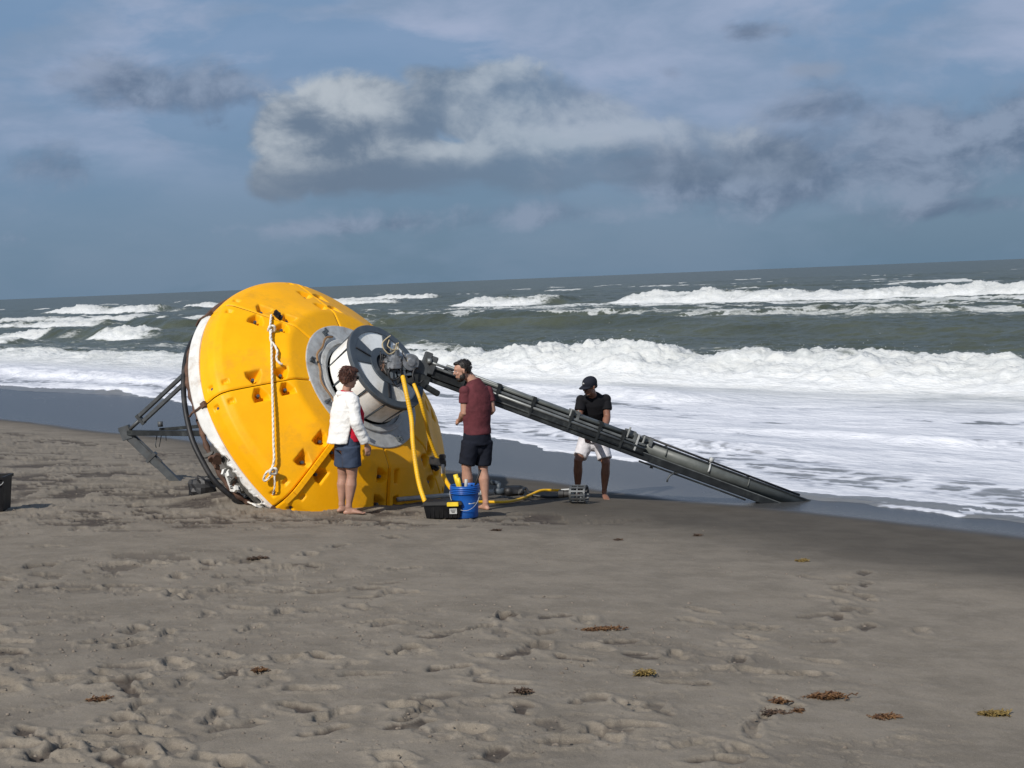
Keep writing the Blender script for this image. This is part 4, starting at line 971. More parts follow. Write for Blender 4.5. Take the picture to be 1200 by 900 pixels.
# ------------------------------------------------------------------ seaweed clumps
def weed_mat(nm, c1, c2):
    m = bpy.data.materials.new(nm); m.use_nodes = True; g = G(m.node_tree); b = g.N['Principled BSDF']
    oi = g.noise(g.n('ShaderNodeTexCoord').outputs['Object'], 30, 3, .6); g.L.new(g.mix(g.ss(oi, .3, .7), c1, c2), b.inputs['Base Color']); b.inputs['Roughness'].default_value = .7; return m
WB = weed_mat('brown_seaweed', (.055, .022, .008), (.17, .085, .03)); WY = weed_mat('golden_seaweed', (.11, .070, .016), (.24, .165, .045)); WDK = weed_mat('dark_seaweed', (.035, .022, .015), (.10, .06, .035))
def weed(px, py, w, n, m, label, h=.03, seed=0):
    r = random.Random(seed); c = gpt(px, py); c[2] -= .004; w *= .72; h *= .55
    mb = MB()
    for k in range(n):
        u = r.gauss(0, .38); x = u*w; y = r.gauss(0, .25)*w*.35+.15*w*math.sin(u*4)*.3
        b0 = c+V(x, y, 0); b0[2] = c[2]+.004
        a = r.uniform(0, 2*PI); ln = r.uniform(.02, .06); e = b0+V(math.cos(a)*ln, math.sin(a)*ln, r.uniform(.0, 1)*h*math.exp(-u*u*3))
        mid = (b0+e)/2+V(0, 0, r.uniform(.002, h*.8)); mb.tube([b0, mid, e], [.0035, .004, .0015], 4, False)
        for _ in range(4):
            p = b0+(e-b0)*r.random()+V(0, 0, r.uniform(0, h*.5)); a2 = r.uniform(0, 2*PI); l2 = r.uniform(.012, .028); d = V(math.cos(a2), math.sin(a2), r.uniform(-.3, .6))*l2; s_ = np.cross(d, [0, 0, 1])*.22
            mb.add([p, p+d*.5+s_, p+d, p+d*.5-s_+V(0, 0, .003)], [(0, 1, 2, 3)])
    o = mb.build('seaweed', m, None, Matrix.Translation(Vector(c)) @ Matrix.Translation(-Vector(c)), False)
    me = o.data; a = get_v(me)-c; set_v(me, a); o.location = tuple(c)
    tag(o, label, 'seaweed', 'seaweed scraps scattered over the sand')
weed(966, 818, .17, 170, WB, 'largest reddish brown seaweed clump, right foreground beside a small round tuft', .045, 1)
weed(914, 824, .05, 40, WB, 'small round brown tuft immediately left of the largest brown clump', .04, 2)
weed(755, 791, .07, 80, WY, 'compact golden seaweed tuft lying alone in the middle foreground', .05, 3)
weed(1163, 838, .12, 90, WY, 'golden seaweed tuft near the right edge of the foreground', .04, 4)
weed(1036, 841, .10, 70, WB, 'thin orange brown seaweed streak right of the largest clump', .02, 5)
weed(703, 738, .22, 120, WB, 'long low line of brown seaweed left of centre foreground on smooth sand', .025, 6)
weed(939, 658, .09, 50, WY, 'golden seaweed wisp on the dark damp sand', .03, 7)
weed(611, 811, .05, 40, WDK, 'dark seaweed knot beside footprints in the centre foreground', .03, 8)
weed(905, 836, .12, 60, WDK, 'dark flat seaweed smear just below the small round brown tuft', .015, 9)
weed(936, 834, .03, 24, WB, 'tiny brown seaweed dot directly under the left end of the largest clump', .02, 10)
weed(303, 786, .07, 50, WB, 'brown seaweed tuft between footprints on the left foreground', .02, 12)
weed(118, 820, .10, 50, WB, 'flat rusty seaweed strip in the far left foreground', .012, 13)
weed(302, 655, .14, 90, WDK, 'dark debris patch on the sand below the yellow dome', .03, 14)
weed(582, 622, .05, 40, WDK, 'small black seaweed knot on the sand below the blue bucket', .03, 15)
weed(817, 628, .04, 30, WDK, 'small dark knot on damp sand below the slanting mast', .03, 16)
weed(725, 633, .04, 30, WDK, 'dark speck of seaweed on damp sand below the man in white shorts', .02, 17)

# ------------------------------------------------------------------ people
def skin_mat(nm, c):
    m = mat(nm, c, .5, var=.12, vscale=14, bump=.05, bscale=120, spec=.4); m.node_tree.nodes['Principled BSDF'].inputs['Subsurface Weight'].default_value = .05; return m
def loft(mb, pts, rad, side, n=20, cap=(1, 1), capf=.8):
    """pts: centres; rad: (across, deep) per ring; side: across direction (world) per ring or one"""
    pts = [np.asarray(p, float) for p in pts]; k = len(pts); sides = side if isinstance(side, list) else [side]*k
    rings = []
    for i, p in enumerate(pts):
        t = nrm(pts[min(i+1, k-1)]-pts[max(i-1, 0)]); s = np.asarray(sides[i], float); s = nrm(s-t*np.dot(s, t)); d = np.cross(t, s)
        a, b = rad[i] if hasattr(rad[i], '__len__') else (rad[i], rad[i]); rings.append((p, s, d, a, b, t))
    full = []
    p, s, d, a, b, t = rings[0]
    if cap[0]:
        for q in (.92, .6): full.append((p-t*min(a, b)*capf*math.sin(q*PI/2), s, d, a*math.cos(q*PI/2)+.0005, b*math.cos(q*PI/2)+.0005))
    for r in rings: full.append(r[:5])
    p, s, d, a, b, t = rings[-1]
    if cap[1]:
        for q in (.6, .92): full.append((p+t*min(a, b)*capf*math.sin(q*PI/2), s, d, a*math.cos(q*PI/2)+.0005, b*math.cos(q*PI/2)+.0005))
    vs = []; m = len(full)
    for (p, s, d, a, b) in full: vs += [p+s*a*math.cos(2*PI*j/n)+d*b*math.sin(2*PI*j/n) for j in range(n)]
    fs = [(i*n+j, i*n+(j+1) % n, (i+1)*n+(j+1) % n, (i+1)*n+j) for i in range(m-1) for j in range(n)]+[tuple(range(n))[::-1], tuple((m-1)*n+j for j in range(n))]
    mb.add(vs, fs)
def ellip(mb, c, r, X=(1, 0, 0), Z=(0, 0, 1), n=16):
    X = nrm(X); Z = nrm(np.asarray(Z)-X*np.dot(Z, X)); Y_ = np.cross(Z, X); vs = [np.asarray(c)+Z*r[2]]
    m = n//2
    for i in range(1, m):
        a = PI*i/m
        for j in range(n): b = 2*PI*j/n; vs.append(np.asarray(c)+X*r[0]*math.sin(a)*math.cos(b)+Y_*r[1]*math.sin(a)*math.sin(b)+Z*r[2]*math.cos(a))
    vs.append(np.asarray(c)-Z*r[2]); fs = []
    for j in range(n): fs.append((0, 1+j, 1+(j+1) % n)); fs.append((len(vs)-1, 1+(m-2)*n+(j+1) % n, 1+(m-2)*n+j))
    for i in range(m-2):
        for j in range(n): fs.append((1+i*n+j, 1+(i+1)*n+j, 1+(i+1)*n+(j+1) % n, 1+i*n+(j+1) % n))
    mb.add(vs, fs)
def head_parts(mb, c, f, up, s=1.):
    """c centre of the skull, f facing, up head-up. chin about .13 below c"""
    f = nrm(f); up = nrm(np.asarray(up)-f*np.dot(up, f)); r = np.cross(f, up)
    P_ = lambda a, b, z: c+s*(f*a+r*b+up*z)
    ellip(mb, P_(-.012, 0, .035), (.098*s, .077*s, .085*s), f, up, 24)
    ellip(mb, P_(.018, 0, -.03), (.070*s, .060*s, .085*s), f, up, 20)
    ellip(mb, P_(.042, 0, -.085), (.040*s, .040*s, .033*s), f, up, 16)      # jaw/chin
    ellip(mb, P_(.070, 0, .035), (.018*s, .052*s, .016*s), f, up, 14)       # brow
    loft(mb, [P_(.080, 0, .025), P_(.098, 0, -.005), P_(.104, 0, -.018)], [(.009*s, .010*s), (.012*s, .012*s), (.015*s, .010*s)], r, 12)  # nose
    for q in (-1, 1):
        ellip(mb, P_(.062, q*.035, -.015), (.022*s, .020*s, .020*s), f, up, 12)   # cheek
        ellip(mb, P_(-.006, q*.078, -.005), (.018*s, .010*s, .030*s), f, up, 12)  # ear
        ellip(mb, P_(-.012, q*.084, .012), (.016*s, .007*s, .014*s), f, up, 12)
    ellip(mb, P_(.084, 0, -.050), (.012*s, .024*s, .006*s), f, up, 12); ellip(mb, P_(.081, 0, -.062), (.012*s, .021*s, .007*s), f, up, 12)
    return P_
def hand(mb, w, d, palm_n, thumb, curl=.5, s=1.):
    """w wrist, d direction to the knuckles, palm_n palm normal, thumb side direction"""
    d = nrm(d); t = nrm(np.asarray(thumb)-d*np.dot(thumb, d)); p = nrm(palm_n-d*np.dot(palm_n, d)-t*np.dot(palm_n, t))
    loft(mb, [w-d*.01, w+d*.03*s, w+d*.085*s], [(.026*s, .019*s), (.036*s, .016*s), (.040*s, .013*s)], t, 14)
    for i, (o_, L) in enumerate(((.030, .072), (.010, .082), (-.010, .076), (-.029, .060))):
        b = w+d*.085*s+t*o_*s; c = curl*(1+.12*i); pts = [b]; a = c*.5
        for q in (.45, .30, .25): pts.append(pts[-1]+s*L*q*(d*math.cos(a)+p*math.sin(a)+t*o_*.6)); a += c*.75
        loft(mb, pts, [.0088*s, .0085*s, .0078*s, .0065*s], t, 8)
    b = w+d*.025*s+t*.030*s; loft(mb, [b, b+s*(t*.022+d*.028+p*.012), b+s*(t*.026+d*.056+p*.026), b+s*(t*.022+d*.076+p*.034)], [.014*s, .0115*s, .010*s, .008*s], p, 8)
def foot(mb, ankle, fd, ground, s=1.):
    fd = nrm(V(fd[0], fd[1], 0)); sd = np.cross(fd, [0, 0, 1]); G0 = V(ankle[0], ankle[1], ground)
    heel = G0-fd*.045*s
    loft(mb, [ankle, G0+V(0, 0, .075)*s, G0+fd*.02*s+V(0, 0, .04)], [(.032*s, .036*s), (.034*s, .042*s), (.036*s, .05*s)], sd, 14)
    loft(mb, [heel+V(0, 0, .026), G0+V(0, 0, .036), G0+fd*.06*s+V(0, 0, .036), G0+fd*.12*s+V(0, 0, .024), G0+fd*.155*s+V(0, 0, .017)], [(.028*s, .024), (.032*s, .034), (.037*s, .032), (.044*s, .02), (.042*s, .014)], sd, 16)
    for i, (o_, r, L) in enumerate(((.030, .0125, .05), (.012, .0095, .048), (-.003, .009, .043), (-.017, .0085, .037), (-.030, .008, .030))):
        b = G0+fd*.15*s+sd*o_*s*(-1)+V(0, 0, .012); loft(mb, [b, b+fd*L*.55*s, b+fd*L*s-V(0, 0, .002)], [r*s, r*s, r*.9*s], sd, 8)
def wrinkle(me, amp, fn, sc_=(6, 6, 14), ang=None, seed=0.):
    v = get_v(me); n = get_n(me); c = v.mean(0)
    a = fbm((v[:, 0]-v[:, 2]*.3)*sc_[0]+seed, v[:, 1]*sc_[1]+seed+v[:, 0]*3, 3, .55, v[:, 2]*sc_[2]+seed)
    rdg = 1-np.abs(a-.5)*4; w = fn(v) if fn else 1.
    set_v(me, v+n*((rdg*amp)*w)[:, None] if hasattr(w, '__len__') else v+n*(rdg*amp*w)[:, None])
def cloth_mat(nm, c, var=.12, rough=.85, heather=0.):
    return mat(nm, c, rough, var=var, vscale=12, bump=.35, bscale=220, spec=.2)

def leg_pts(mb, hip, knee, ankle, side, s=1., thick=1.):
    k = knee; h = hip; a = ankle; f = thick
    loft(mb, [h, h+(k-h)*.3, h+(k-h)*.7, k, k+(a-k)*.12, k+(a-k)*.32, k+(a-k)*.62, k+(a-k)*.88, a], [(.082*f, .09*f), (.08*f, .086*f), (.064*f, .068*f), (.053*f, .056*f), (.050*f, .054*f), (.056*f, .063*f), (.044*f, .047*f), (.031*f, .034*f), (.032*f, .037*f)], side, 20)
def arm_pts(mb, sh, el, wr, side, f=1.):
    loft(mb, [sh, sh+(el-sh)*.35, sh+(el-sh)*.8, el, el+(wr-el)*.25, el+(wr-el)*.7, wr], [.052*f, .046*f, .038*f, .038*f, .042*f, .031*f, (.028*f, .021*f)], side, 16)

def eyes_and(P_, f, up, r, body, whites, iris):
    for q in (-1, 1):
        mb = MB(); ellip(mb, P_(.073, q*.031, .012), (.010, .012, .009), f, up, 12); o = mb.build('eye', whites, body, None, True)
        mb = MB(); ellip(mb, P_(.080, q*.031, .012), (.004, .0055, .0055), f, up, 10); mb.build('iris', iris, o, None, True)
EYW = mat('eye_white', (.30, .28, .26), .3, var=.03); EYI = mat('eye_brown', (.03, .015, .008), .3)

def hair_mesh(P_, f, up, clumps, m, parent, nm='hair', vox=.006, amp=.006, seed=0):
    mb = MB()
    for (a, b, z, rx, ry, rz) in clumps: ellip(mb, P_(a, b, z), (rx, ry, rz), f, up, 16)
    me = blob_mesh(mb, nm, vox, 2); v = get_v(me); n = get_n(me)
    k = fbm(v[:, 0]*38+seed, v[:, 1]*38+seed, 3, .6, v[:, 2]*20+v[:, 0]*30); set_v(me, v+n*((k-.5)*2*amp)[:, None]); link(nm, me, m, parent)

def strands(P_, f, up, parent, m, n, ln, back=.0, seed=1, s=1.):
    r_ = random.Random(seed); mb = MB(); side = np.cross(f, up); C0 = P_(-.02, 0, .035)
    for k in range(n):
        while True:
            d = nrm([r_.gauss(0, 1) for _ in range(3)]); a, b, z = d
            if z > -.55 and not (a > .45 and z < .55): break
        R_ = V(.095, .088, .092); p = P_(-.028+a*R_[0], b*R_[1], .042+z*R_[2]); o = f*a+side*b+up*z
        t_ = nrm(-up*.9+f*r_.uniform(-1, .6)+side*r_.uniform(-.8, .8)); t_ = nrm(t_-o*np.dot(t_, o)*.7); L = ln*r_.uniform(.5, 1.3)
        mb.tube([p-o*.006, p+o*.006+t_*L*.4, p+o*.010*r_.uniform(.2, 1.6)+t_*L], [.0028, .0024, .0008], 4, False)
    mb.build('hair_strands', m, parent, None, True)['kind'] = 'stuff'

# ---- woman in the white jacket
def woman():
    Yb = 17.07; g0 = gpt(410, 602); Yb = g0[1]
    T = lambda px, py, dy=0.: at(px, py, Yb+dy)
    q = empty('person', g0, 'barefoot person in white jacket, red top and navy shorts standing before the yellow dome', 'person', None)
    f = nrm(V(.86, .5, 0)); r = nrm(V(.5, -.86, 0))
    SK = skin_mat('tanned_skin', (.40, .225, .16))
    hd = nrm(V(.80, .55, -.22)); hu = nrm(V(.15, .1, 1))
    C = T(409.5, 442.5, .0)
    pel = T(407, 520); hipc = pel; neck = T(405.5, 462); chest = T(404, 484)
    b = MB()
    P_ = head_parts(b, C, hd, hu, .98)
    loft(b, [T(405, 466), T(406, 458), T(408, 449)], [(.058, .060), (.050, .052), (.048, .050)], r, 16)
    up = neck-pel
    loft(b, [pel-V(0, 0, .04), pel+V(0, 0, .04), T(405, 500), T(404, 486), T(404, 472), T(405.5, 464)], [(.155, .12), (.155, .115), (.135, .10), (.155, .115), (.165, .10), (.08, .06)], r, 28)
    shR = neck+r*.165+V(0, 0, -.055); shL = neck-r*.165+V(0, 0, -.055)
    elR = T(417.5, 496, -.21); wrR = T(429.5, 521, -.12)
    elL = T(402, 497, .26); wrL = T(412, 520, .28)
    arm_pts(b, shR, elR, wrR, r, .9); arm_pts(b, shL, elL, wrL, r, .9)
    hand(b, wrR, V(.12, .02, -1), V(-.55, .8, 0), V(.8, .5, 0), .45, .92); hand(b, wrL, V(.2, .1, -1), V(0, -1, 0), V(1, .1, 0), .45, .92)
    hR = pel+r*.09-V(0, 0, .05); hL = pel-r*.09-V(0, 0, .05)
    anR = T(408.5, 596, -.05); anL = T(400.5, 592.5, .13)
    gr = lambda p: sand_at(p[0], p[1])-.006
    anR[2] = gr(anR)+.085; anL[2] = gr(anL)+.085
    leg_pts(b, hR, T(412.5, 556, -.04), anR, r, 1, 1.08); leg_pts(b, hL, T(402, 556, .14), anL, r, 1, 1.08)
    foot(b, anR, V(.97, .05, 0), gr(anR), .95); foot(b, anL, V(.9, .45, 0), gr(anL), .95)
    me = blob_mesh(b, 'body', .006, 4); body = link('body', me, SK, q)
    eyes_and(P_, hd, hu, r, body, EYW, EYI)
    # red shirt
    c = MB(); loft(c, [T(409.5, 516), T(410.5, 500), T(411, 486), T(408, 473), T(405.5, 465), T(406.5, 458)], [(.165, .150), (.150, .145), (.168, .150), (.16, .118), (.095, .085), (.066, .070)], r, 28, cap=(0, 0))
    me = blob_mesh(c, 'red_top', .008, 3); wrinkle(me, .004, None, seed=3); link('red_top', me, cloth_mat('crimson_cloth', (.50, .012, .035)), body)
    # shorts
    c = MB(); loft(c, [T(406, 507), pel+V(0, 0, .05), pel-V(0, 0, .06)], [(.16, .125), (.172, .135), (.170, .14)], r, 28, cap=(0, 0))
    for h, kx, ky, dy in ((hR, 412.5, 556, -.03), (hL, 402, 556, .13)):
        kk = T(kx, ky, dy); e = h+(kk-h)*.66; loft(c, [h+V(0, 0, .03), h+(e-h)*.5, e], [(.094, .112), (.096, .108), (.104, .108)], r, 22, cap=(0, 0))
    me = blob_mesh(c, 'shorts', .008, 3); wrinkle(me, .0065, None, (5, 5, 9), seed=8); link('shorts', me, cloth_mat('navy_twill', (.045, .062, .10)), body)
    # jacket: shell open at the front
    c = MB(); rings = [(T(402, 518, -.0), .200, .170, 104), (T(402.5, 508), .190, .155, 98), (T(403, 496), .185, .145, 90), (T(403.5, 484), .190, .140, 78), (T(404, 473), .188, .125, 66), (T(405, 466), .13, .095, 55), (T(405.5, 460.5), .092, .082, 55)]
    n = 44; vs = []; m = len(rings)
    for inn in (0, 1):
        for (p, a, d_, op) in rings:
            for j in range(n+1):
                # angle from facing direction
                an = math.radians(op+ (360-2*op)*j/n); a_, b_ = a-inn*.020, d_-inn*.020; vs.append(p+f*b_*math.cos(an)+r*(-1)*a_*math.sin(an))
    w_ = n+1; fs = []
    for i in range(m-1):
        for j in range(n): fs.append((i*w_+j, i*w_+j+1, (i+1)*w_+j+1, (i+1)*w_+j)); o_ = m*w_; fs.append((o_+i*w_+j+1, o_+i*w_+j, o_+(i+1)*w_+j, o_+(i+1)*w_+j+1))
    for i in range(m-1):
        for j in (0, n): fs.append((i*w_+j, (i+1)*w_+j, m*w_+(i+1)*w_+j, m*w_+i*w_+j))
    for i in (0, m-1):
        for j in range(n): fs.append((i*w_+j, i*w_+j+1, m*w_+i*w_+j+1, m*w_+i*w_+j))
    c.add(vs, fs)
    for sh, el, wr in ((shR, elR, wrR), (shL, elL, wrL)):
        s0 = sh+(neck-sh)*.25; w2 = el+(wr-el)*.86
        loft(c, [s0, sh, sh+(el-sh)*.5, el, el+(wr-el)*.4, w2], [(.062, .062), (.073, .073), (.066, .066), (.060, .060), (.056, .056), (.050, .05)], r, 20, cap=(1, 0))
        loft(c, [w2-(wr-el)*.16, w2+(wr-el)*.01], [(.053, .053), (.055, .055)], r, 20, cap=(0, 0))
    # folded collar / hood
    loft(c, [neck+f*.05+r*.075+V(0, 0, .0), neck-f*.05+r*.07+V(0, 0, .012), neck-f*.085+V(0, 0, .012), neck-f*.05-r*.07+V(0, 0, .012), neck+f*.05-r*.075], [(.016, .022), (.022, .028), (.024, .032), (.022, .028), (.016, .022)], V(0, 0, 1), 12)
    me = blob_mesh(c, 'jacket', .0075, 3); wrinkle(me, .009, None, (5, 5, 7), seed=15); wrinkle(me, .004, None, (14, 14, 18), seed=25); link('jacket', me, cloth_mat('white_cotton', (.80, .79, .76), .06), body)
    # hair
    HM = mat('brown_hair', (.075, .025, .013), .6, var=.7, vscale=45, bump=.8, bscale=90)
    cl = [(-.028, 0, .045, .098, .090, .090), (-.062, 0, -.01, .062, .082, .075), (.02, 0, .095, .068, .070, .035), (-.02, .062, .01, .05, .030, .062), (-.02, -.062, .01, .05, .030, .062), (-.07, .02, -.06, .035, .045, .030), (.055, .02, .088, .030, .045, .022), (-.07, 0, .09, .05, .05, .04)]
    hair_mesh(P_, hd, hu, cl, HM, body, amp=.011, seed=4); strands(P_, hd, hu, body, HM, 420, .05)
    mb = MB()
    for s_ in (-1, 1):
        mb.box(P_(.088, s_*.034, .012), hd*.005, np.cross(hd, hu)*.027, hu*.019); mb.bar(P_(.085, s_*.062, .018), P_(-.0, s_*.086, .018), .006, .010)
    mb.box(P_(.092, 0, .018), hd*.003, np.cross(hd, hu)*.010, hu*.004); mb.build('sunglasses', BLK, body, None, False, .003)
woman()

# ---- man in the maroon T-shirt
def red_man():
    g0 = gpt(562, 593); Yb = 18.1; T = lambda px, py, dy=0.: at(px, py, Yb+dy)
    q = empty('person', V(g0[0], Yb, sand_at(g0[0], Yb)), 'bearded person in a maroon T-shirt and black shorts standing behind the blue bucket', 'person')
    f = nrm(V(-.5, .87, 0)); r = nrm(V(.87, .5, 0))
    SK = skin_mat('light_tan_skin', (.42, .235, .165))
    hd = nrm(V(-.93, -.18, -.20)); hu = nrm(V(-.05, 0, 1)); C = T(541.5, 434.5, -.04)
    neck = T(555, 449); pel = T(559, 514)
    b = MB(); P_ = head_parts(b, C, hd, hu, 1.0)
    loft(b, [T(557, 453), T(552.5, 445), T(546.5, 437)], [(.085, .075), (.066, .062), (.058, .058)], r, 16)
    loft(b, [pel-V(0, 0, .05), pel+V(0, 0, .04), T(558.5, 497), T(558, 480), T(557.5, 463), T(556.5, 453)], [(.155, .115), (.150, .11), (.142, .105), (.175, .12), (.178, .105), (.11, .075)], r, 28)
    shL = T(544.5, 458.5, -.09); shR = T(571.5, 458.5, .08); elL = T(544.5, 483, -.10); wrL = T(539, 493, .10); elR = T(576.5, 480, .06); wrR = T(568, 487, .26)
    arm_pts(b, shL, elL, wrL, r, 1.22); arm_pts(b, shR, elR, wrR, r, 1.22)
    hand(b, wrL, V(-.55, .8, -.2), V(.3, .2, -1), V(.3, .3, .9), .9, .95); hand(b, wrR, V(-.6, .75, .1), V(-.5, 0, -.8), V(0, .2, 1), .9)
    gr = lambda p: sand_at(p[0], p[1])-.006
    hL = pel-r*.09-V(0, 0, .06); hR = pel+r*.09-V(0, 0, .06); kL = T(546.5, 546, -.05); kR = T(566, 547, .04); aL = T(549.5, 584, .03); aR = T(569, 584, .02)
    aL[2] = gr(aL)+.085; aR[2] = gr(aR)+.085
    leg_pts(b, hL, kL, aL, r, 1, 1.12); leg_pts(b, hR, kR, aR, r, 1, 1.12)
    foot(b, aL, V(-.55, .75, 0), gr(aL)); foot(b, aR, V(-.35, .5, 0), gr(aR))
    me = blob_mesh(b, 'body', .006, 4); body = link('body', me, SK, q); eyes_and(P_, hd, hu, r, body, EYW, EYI)
    c = MB(); loft(c, [T(559.5, 509), T(559, 497), T(558, 480), T(557.5, 464), T(557, 456), T(556, 450), T(554.5, 444.5)], [(.170, .135), (.165, .128), (.190, .138), (.192, .12), (.155, .10), (.105, .085), (.074, .070)], r, 30, cap=(0, 0))
    for sh, el in ((shL, elL), (shR, elR)):
        s0 = sh+(neck-sh)*.45-V(0, 0, .03); e = sh+(el-sh)*.56; ellip(c, sh, (.064, .064, .064)); loft(c, [s0, sh-V(0, 0, .01), sh+(el-sh)*.25, e], [.052, .062, .064, .068], f, 20, cap=(1, 0))
    me = blob_mesh(c, 't_shirt', .007, 10); wrinkle(me, .0045, None, (3, 3, 7), seed=31); wrinkle(me, .0015, None, (12, 12, 20), seed=33); link('t_shirt', me, cloth_mat('maroon_heather', (.118, .032, .038), .25), body)
    c = MB(); loft(c, [T(559, 503), pel+V(0, 0, .04), pel-V(0, 0, .07)], [(.155, .118), (.168, .13), (.175, .135)], r, 28, cap=(0, 0))
    ellip(c, pel-V(0, 0, .12), (.13, .10, .10), r)
    for h, k in ((hL, kL), (hR, kR)):
        e = h+(k-h)*.93; loft(c, [h+V(0, 0, .03), h+(e-h)*.5, e], [(.10, .12), (.098, .108), (.094, .098)], r, 22, cap=(0, 0))
    me = blob_mesh(c, 'shorts', .008, 3); wrinkle(me, .007, None, (5, 5, 8), seed=41); link('shorts', me, cloth_mat('black_navy_cloth', (.010, .012, .020)), body)
    HB = mat('black_hair', (.012, .008, .006), .5, var=.5, vscale=60, bump=.6, bscale=120)
    hair_mesh(P_, hd, hu, [(-.028, 0, .052, .092, .084, .080), (-.068, 0, .005, .045, .070, .065), (.035, 0, .100, .050, .062, .024), (-.03, .060, .03, .045, .024, .045), (-.03, -.060, .03, .045, .024, .045)], HB, body, amp=.003); strands(P_, hd, hu, body, HB, 260, .016, seed=5)
    hair_mesh(P_, hd, hu, [(.045, 0, -.090, .046, .046, .036), (.020, .048, -.068, .038, .016, .040), (.020, -.048, -.068, .038, .016, .040), (.076, 0, -.078, .016, .024, .014), (.086, 0, -.038, .012, .024, .006), (.0, .058, -.035, .014, .012, .032), (.0, -.058, -.035, .014, .012, .032)], HB, body, 'beard', .005, .003, 7)
red_man()

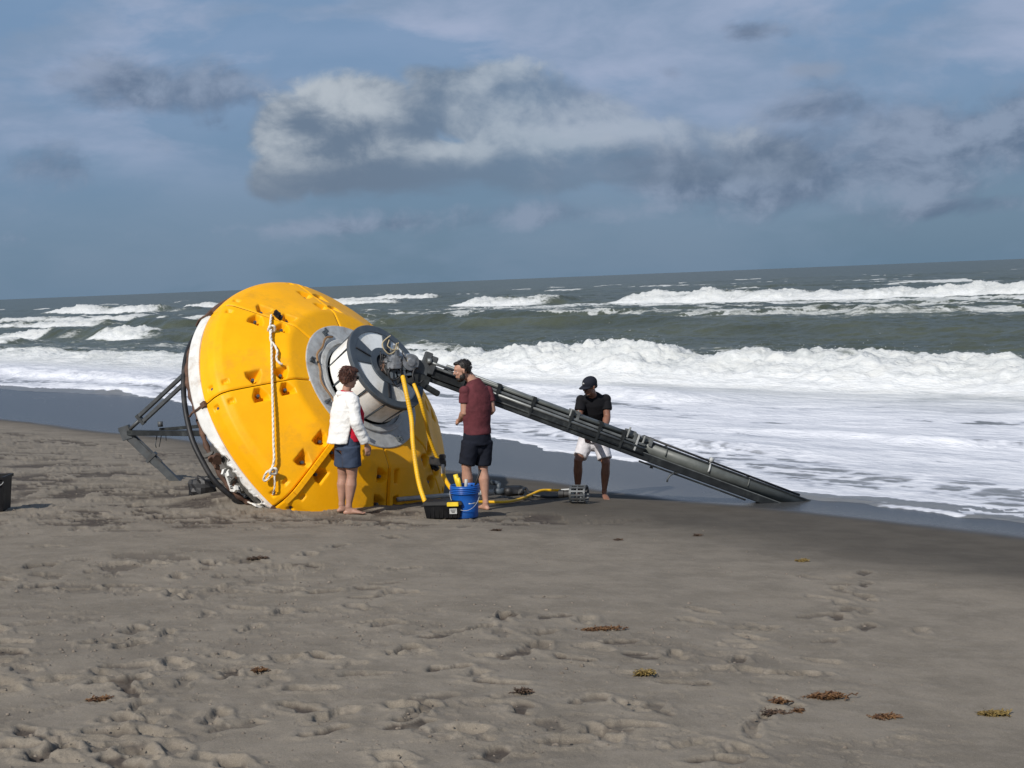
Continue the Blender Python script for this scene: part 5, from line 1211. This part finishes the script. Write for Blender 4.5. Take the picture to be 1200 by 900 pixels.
# ---- man with cap bending over the mast
def cap_man():
    Yb = 19.95; g0 = at(695, 582, Yb); T = lambda px, py, dy=0.: at(px, py, Yb+dy)
    q = empty('person', V(g0[0], Yb, sand_at(g0[0], Yb)), 'stooping person in a navy cap, black T-shirt and white shorts gripping the slanting mast', 'person')
    f = nrm(V(-.25, -.97, 0)); r = nrm(V(-.97, .25, 0))
    SK = skin_mat('brown_skin', (.22, .105, .068))
    hd = nrm(V(-.80, -.52, -.26)); hu = nrm(V(-.1, -.25, 1)); C = T(691, 453, -.42)
    neck = T(695.5, 463, -.30); pel = T(695.5, 511, .06); chest = T(695, 478, -.18)
    b = MB(); P_ = head_parts(b, C, hd, hu, 1.0)
    loft(b, [T(696, 470, -.24), T(694.5, 464, -.30), T(692.5, 458, -.38)], [(.07, .068), (.060, .06), (.056, .056)], r, 16)
    loft(b, [pel-V(0, 0, .05), pel+V(0, 0, .04), T(695.5, 497, -.04), chest, T(695, 469, -.25)], [(.16, .12), (.155, .115), (.148, .11), (.18, .125), (.16, .09)], r, 28)
    shA = T(681, 469, -.28); shB = T(710, 468, -.24); elA = T(678.5, 489, -.36); elB = T(711.5, 488, -.30); wrA = T(687, 508, -.54); wrB = T(708.5, 503, -.48)
    arm_pts(b, shA, elA, wrA, r, 1.2); arm_pts(b, shB, elB, wrB, r, 1.2)
    hand(b, wrA, V(.15, -.25, -1), V(.1, -1, 0), V(1, 0, .1), .7, 1.0); hand(b, wrB, V(-.1, -.35, -1), V(0, -1, 0), V(-1, 0, .1), .7, 1.0)
    gr = lambda p: sand_at(p[0], p[1])-.006
    hA = pel+r*.09-V(0, 0, .06); hB = pel-r*.09-V(0, 0, .06); kA = T(677.5, 540, -.08); kB = T(710, 543, -.08); aA = T(677, 573, .12); aB = T(708, 573, -.0)
    aA[2] = gr(aA)+.085; aB[2] = gr(aB)+.085
    leg_pts(b, hA, kA, aA, r, 1, 1.08); leg_pts(b, hB, kB, aB, r, 1, 1.08)
    foot(b, aA, V(-.3, -.9, 0), gr(aA)); foot(b, aB, V(.1, -.9, 0), gr(aB))
    me = blob_mesh(b, 'body', .006, 4); body = link('body', me, SK, q); eyes_and(P_, hd, hu, r, body, EYW, EYI)
    c = MB(); loft(c, [T(695.5, 506, .02), T(695.5, 497, -.04), chest, T(695, 470, -.24), T(695, 465.5, -.27), T(694.5, 462.5, -.29)], [(.168, .135), (.165, .13), (.19, .145), (.185, .125), (.135, .10), (.085, .078)], r, 30, cap=(0, 0))
    for sh, el in ((shA, elA), (shB, elB)):
        s0 = sh+(neck-sh)*.5-V(0, 0, .03); e = sh+(el-sh)*.62; ellip(c, sh, (.068, .068, .068)); loft(c, [s0, sh-V(0, 0, .01), sh+(el-sh)*.25, e], [.054, .064, .067, .07], f, 20, cap=(1, 0))
    me = blob_mesh(c, 't_shirt', .007, 10); wrinkle(me, .0045, None, (3, 3, 7), seed=51); link('t_shirt', me, cloth_mat('black_cotton', (.008, .008, .010)), body)
    c = MB(); loft(c, [T(695.5, 503, .04), pel+V(0, 0, .02), pel-V(0, 0, .07)], [(.165, .125), (.175, .135), (.18, .14)], r, 28, cap=(0, 0))
    ellip(c, pel-V(0, 0, .11), (.13, .10, .09), r)
    for h, k in ((hA, kA), (hB, kB)):
        e = h+(k-h)*.80; loft(c, [h+V(0, 0, .03), h+(e-h)*.5, e], [(.10, .12), (.096, .105), (.092, .095)], r, 22, cap=(0, 0))
    me = blob_mesh(c, 'shorts', .008, 3); wrinkle(me, .007, None, (5, 5, 8), seed=61)
    m = cloth_mat('white_board_shorts', (.62, .60, .62)); link('shorts', me, m, body)
    # cap: crown, brim, badge
    NV = cloth_mat('navy_cap_cloth', (.014, .016, .024)); rr = np.cross(hd, hu)
    mb = MB(); ellip(mb, P_(-.010, 0, .052), (.105, .087, .082), hd, hu, 24); loft(mb, [P_(-.008, 0, .020), P_(-.010, 0, .060)], [(.104, .086), (.103, .086)], hd, 24, cap=(0, 0)); me = blob_mesh(mb, 'cap', .006, 3); cap = link('cap', me, NV, body)
    mb = MB(); n = 14; vs = []; 
    for lay in (0, .006):
        for i in range(n+1):
            a = -1.15+2.3*i/n
            for L in (0., 1.): vs.append(P_(.085*math.cos(a)+L*(.075*math.cos(a*1.1)), .082*math.sin(a)*(1+.05*L), .028-.012*L*math.cos(a)-.018*L*math.sin(a)**2+lay))
    w_ = 2; o_ = (n+1)*2; fs = []
    for i in range(n): fs += [(i*2, i*2+1, i*2+3, i*2+2), (o_+i*2+2, o_+i*2+3, o_+i*2+1, o_+i*2), (i*2+1, o_+i*2+1, o_+i*2+3, i*2+3)]
    mb.add(vs, fs); mb.build('cap_brim', NV, cap, None, True)
    mb = MB(); ellip(mb, P_(.088, 0, .072), (.006, .020, .011), hd, hu-hd*.5, 12); mb.build('cap_badge', STICK, cap, None, True)
    mb = MB()
    for s_ in (-1, 1): mb.box(P_(.086, s_*.034, .006), hd*.005, rr*.027, hu*.016); mb.bar(P_(.083, s_*.062, .012), P_(-.0, s_*.084, .014), .006, .010)
    mb.build('sunglasses', BLK, body, None, False, .003)
    HB = mat('dark_hair', (.014, .01, .008), .6, var=.4, vscale=60)
    hair_mesh(P_, hd, hu, [(-.055, 0, .0, .05, .076, .045), (-.03, .062, .01, .035, .018, .03), (-.03, -.062, .01, .035, .018, .03)], HB, body, amp=.002)
    hair_mesh(P_, hd, hu, [(.050, 0, -.094, .036, .036, .028), (.086, 0, -.038, .010, .022, .005)], HB, body, 'beard', .005, .002, 7)
cap_man()
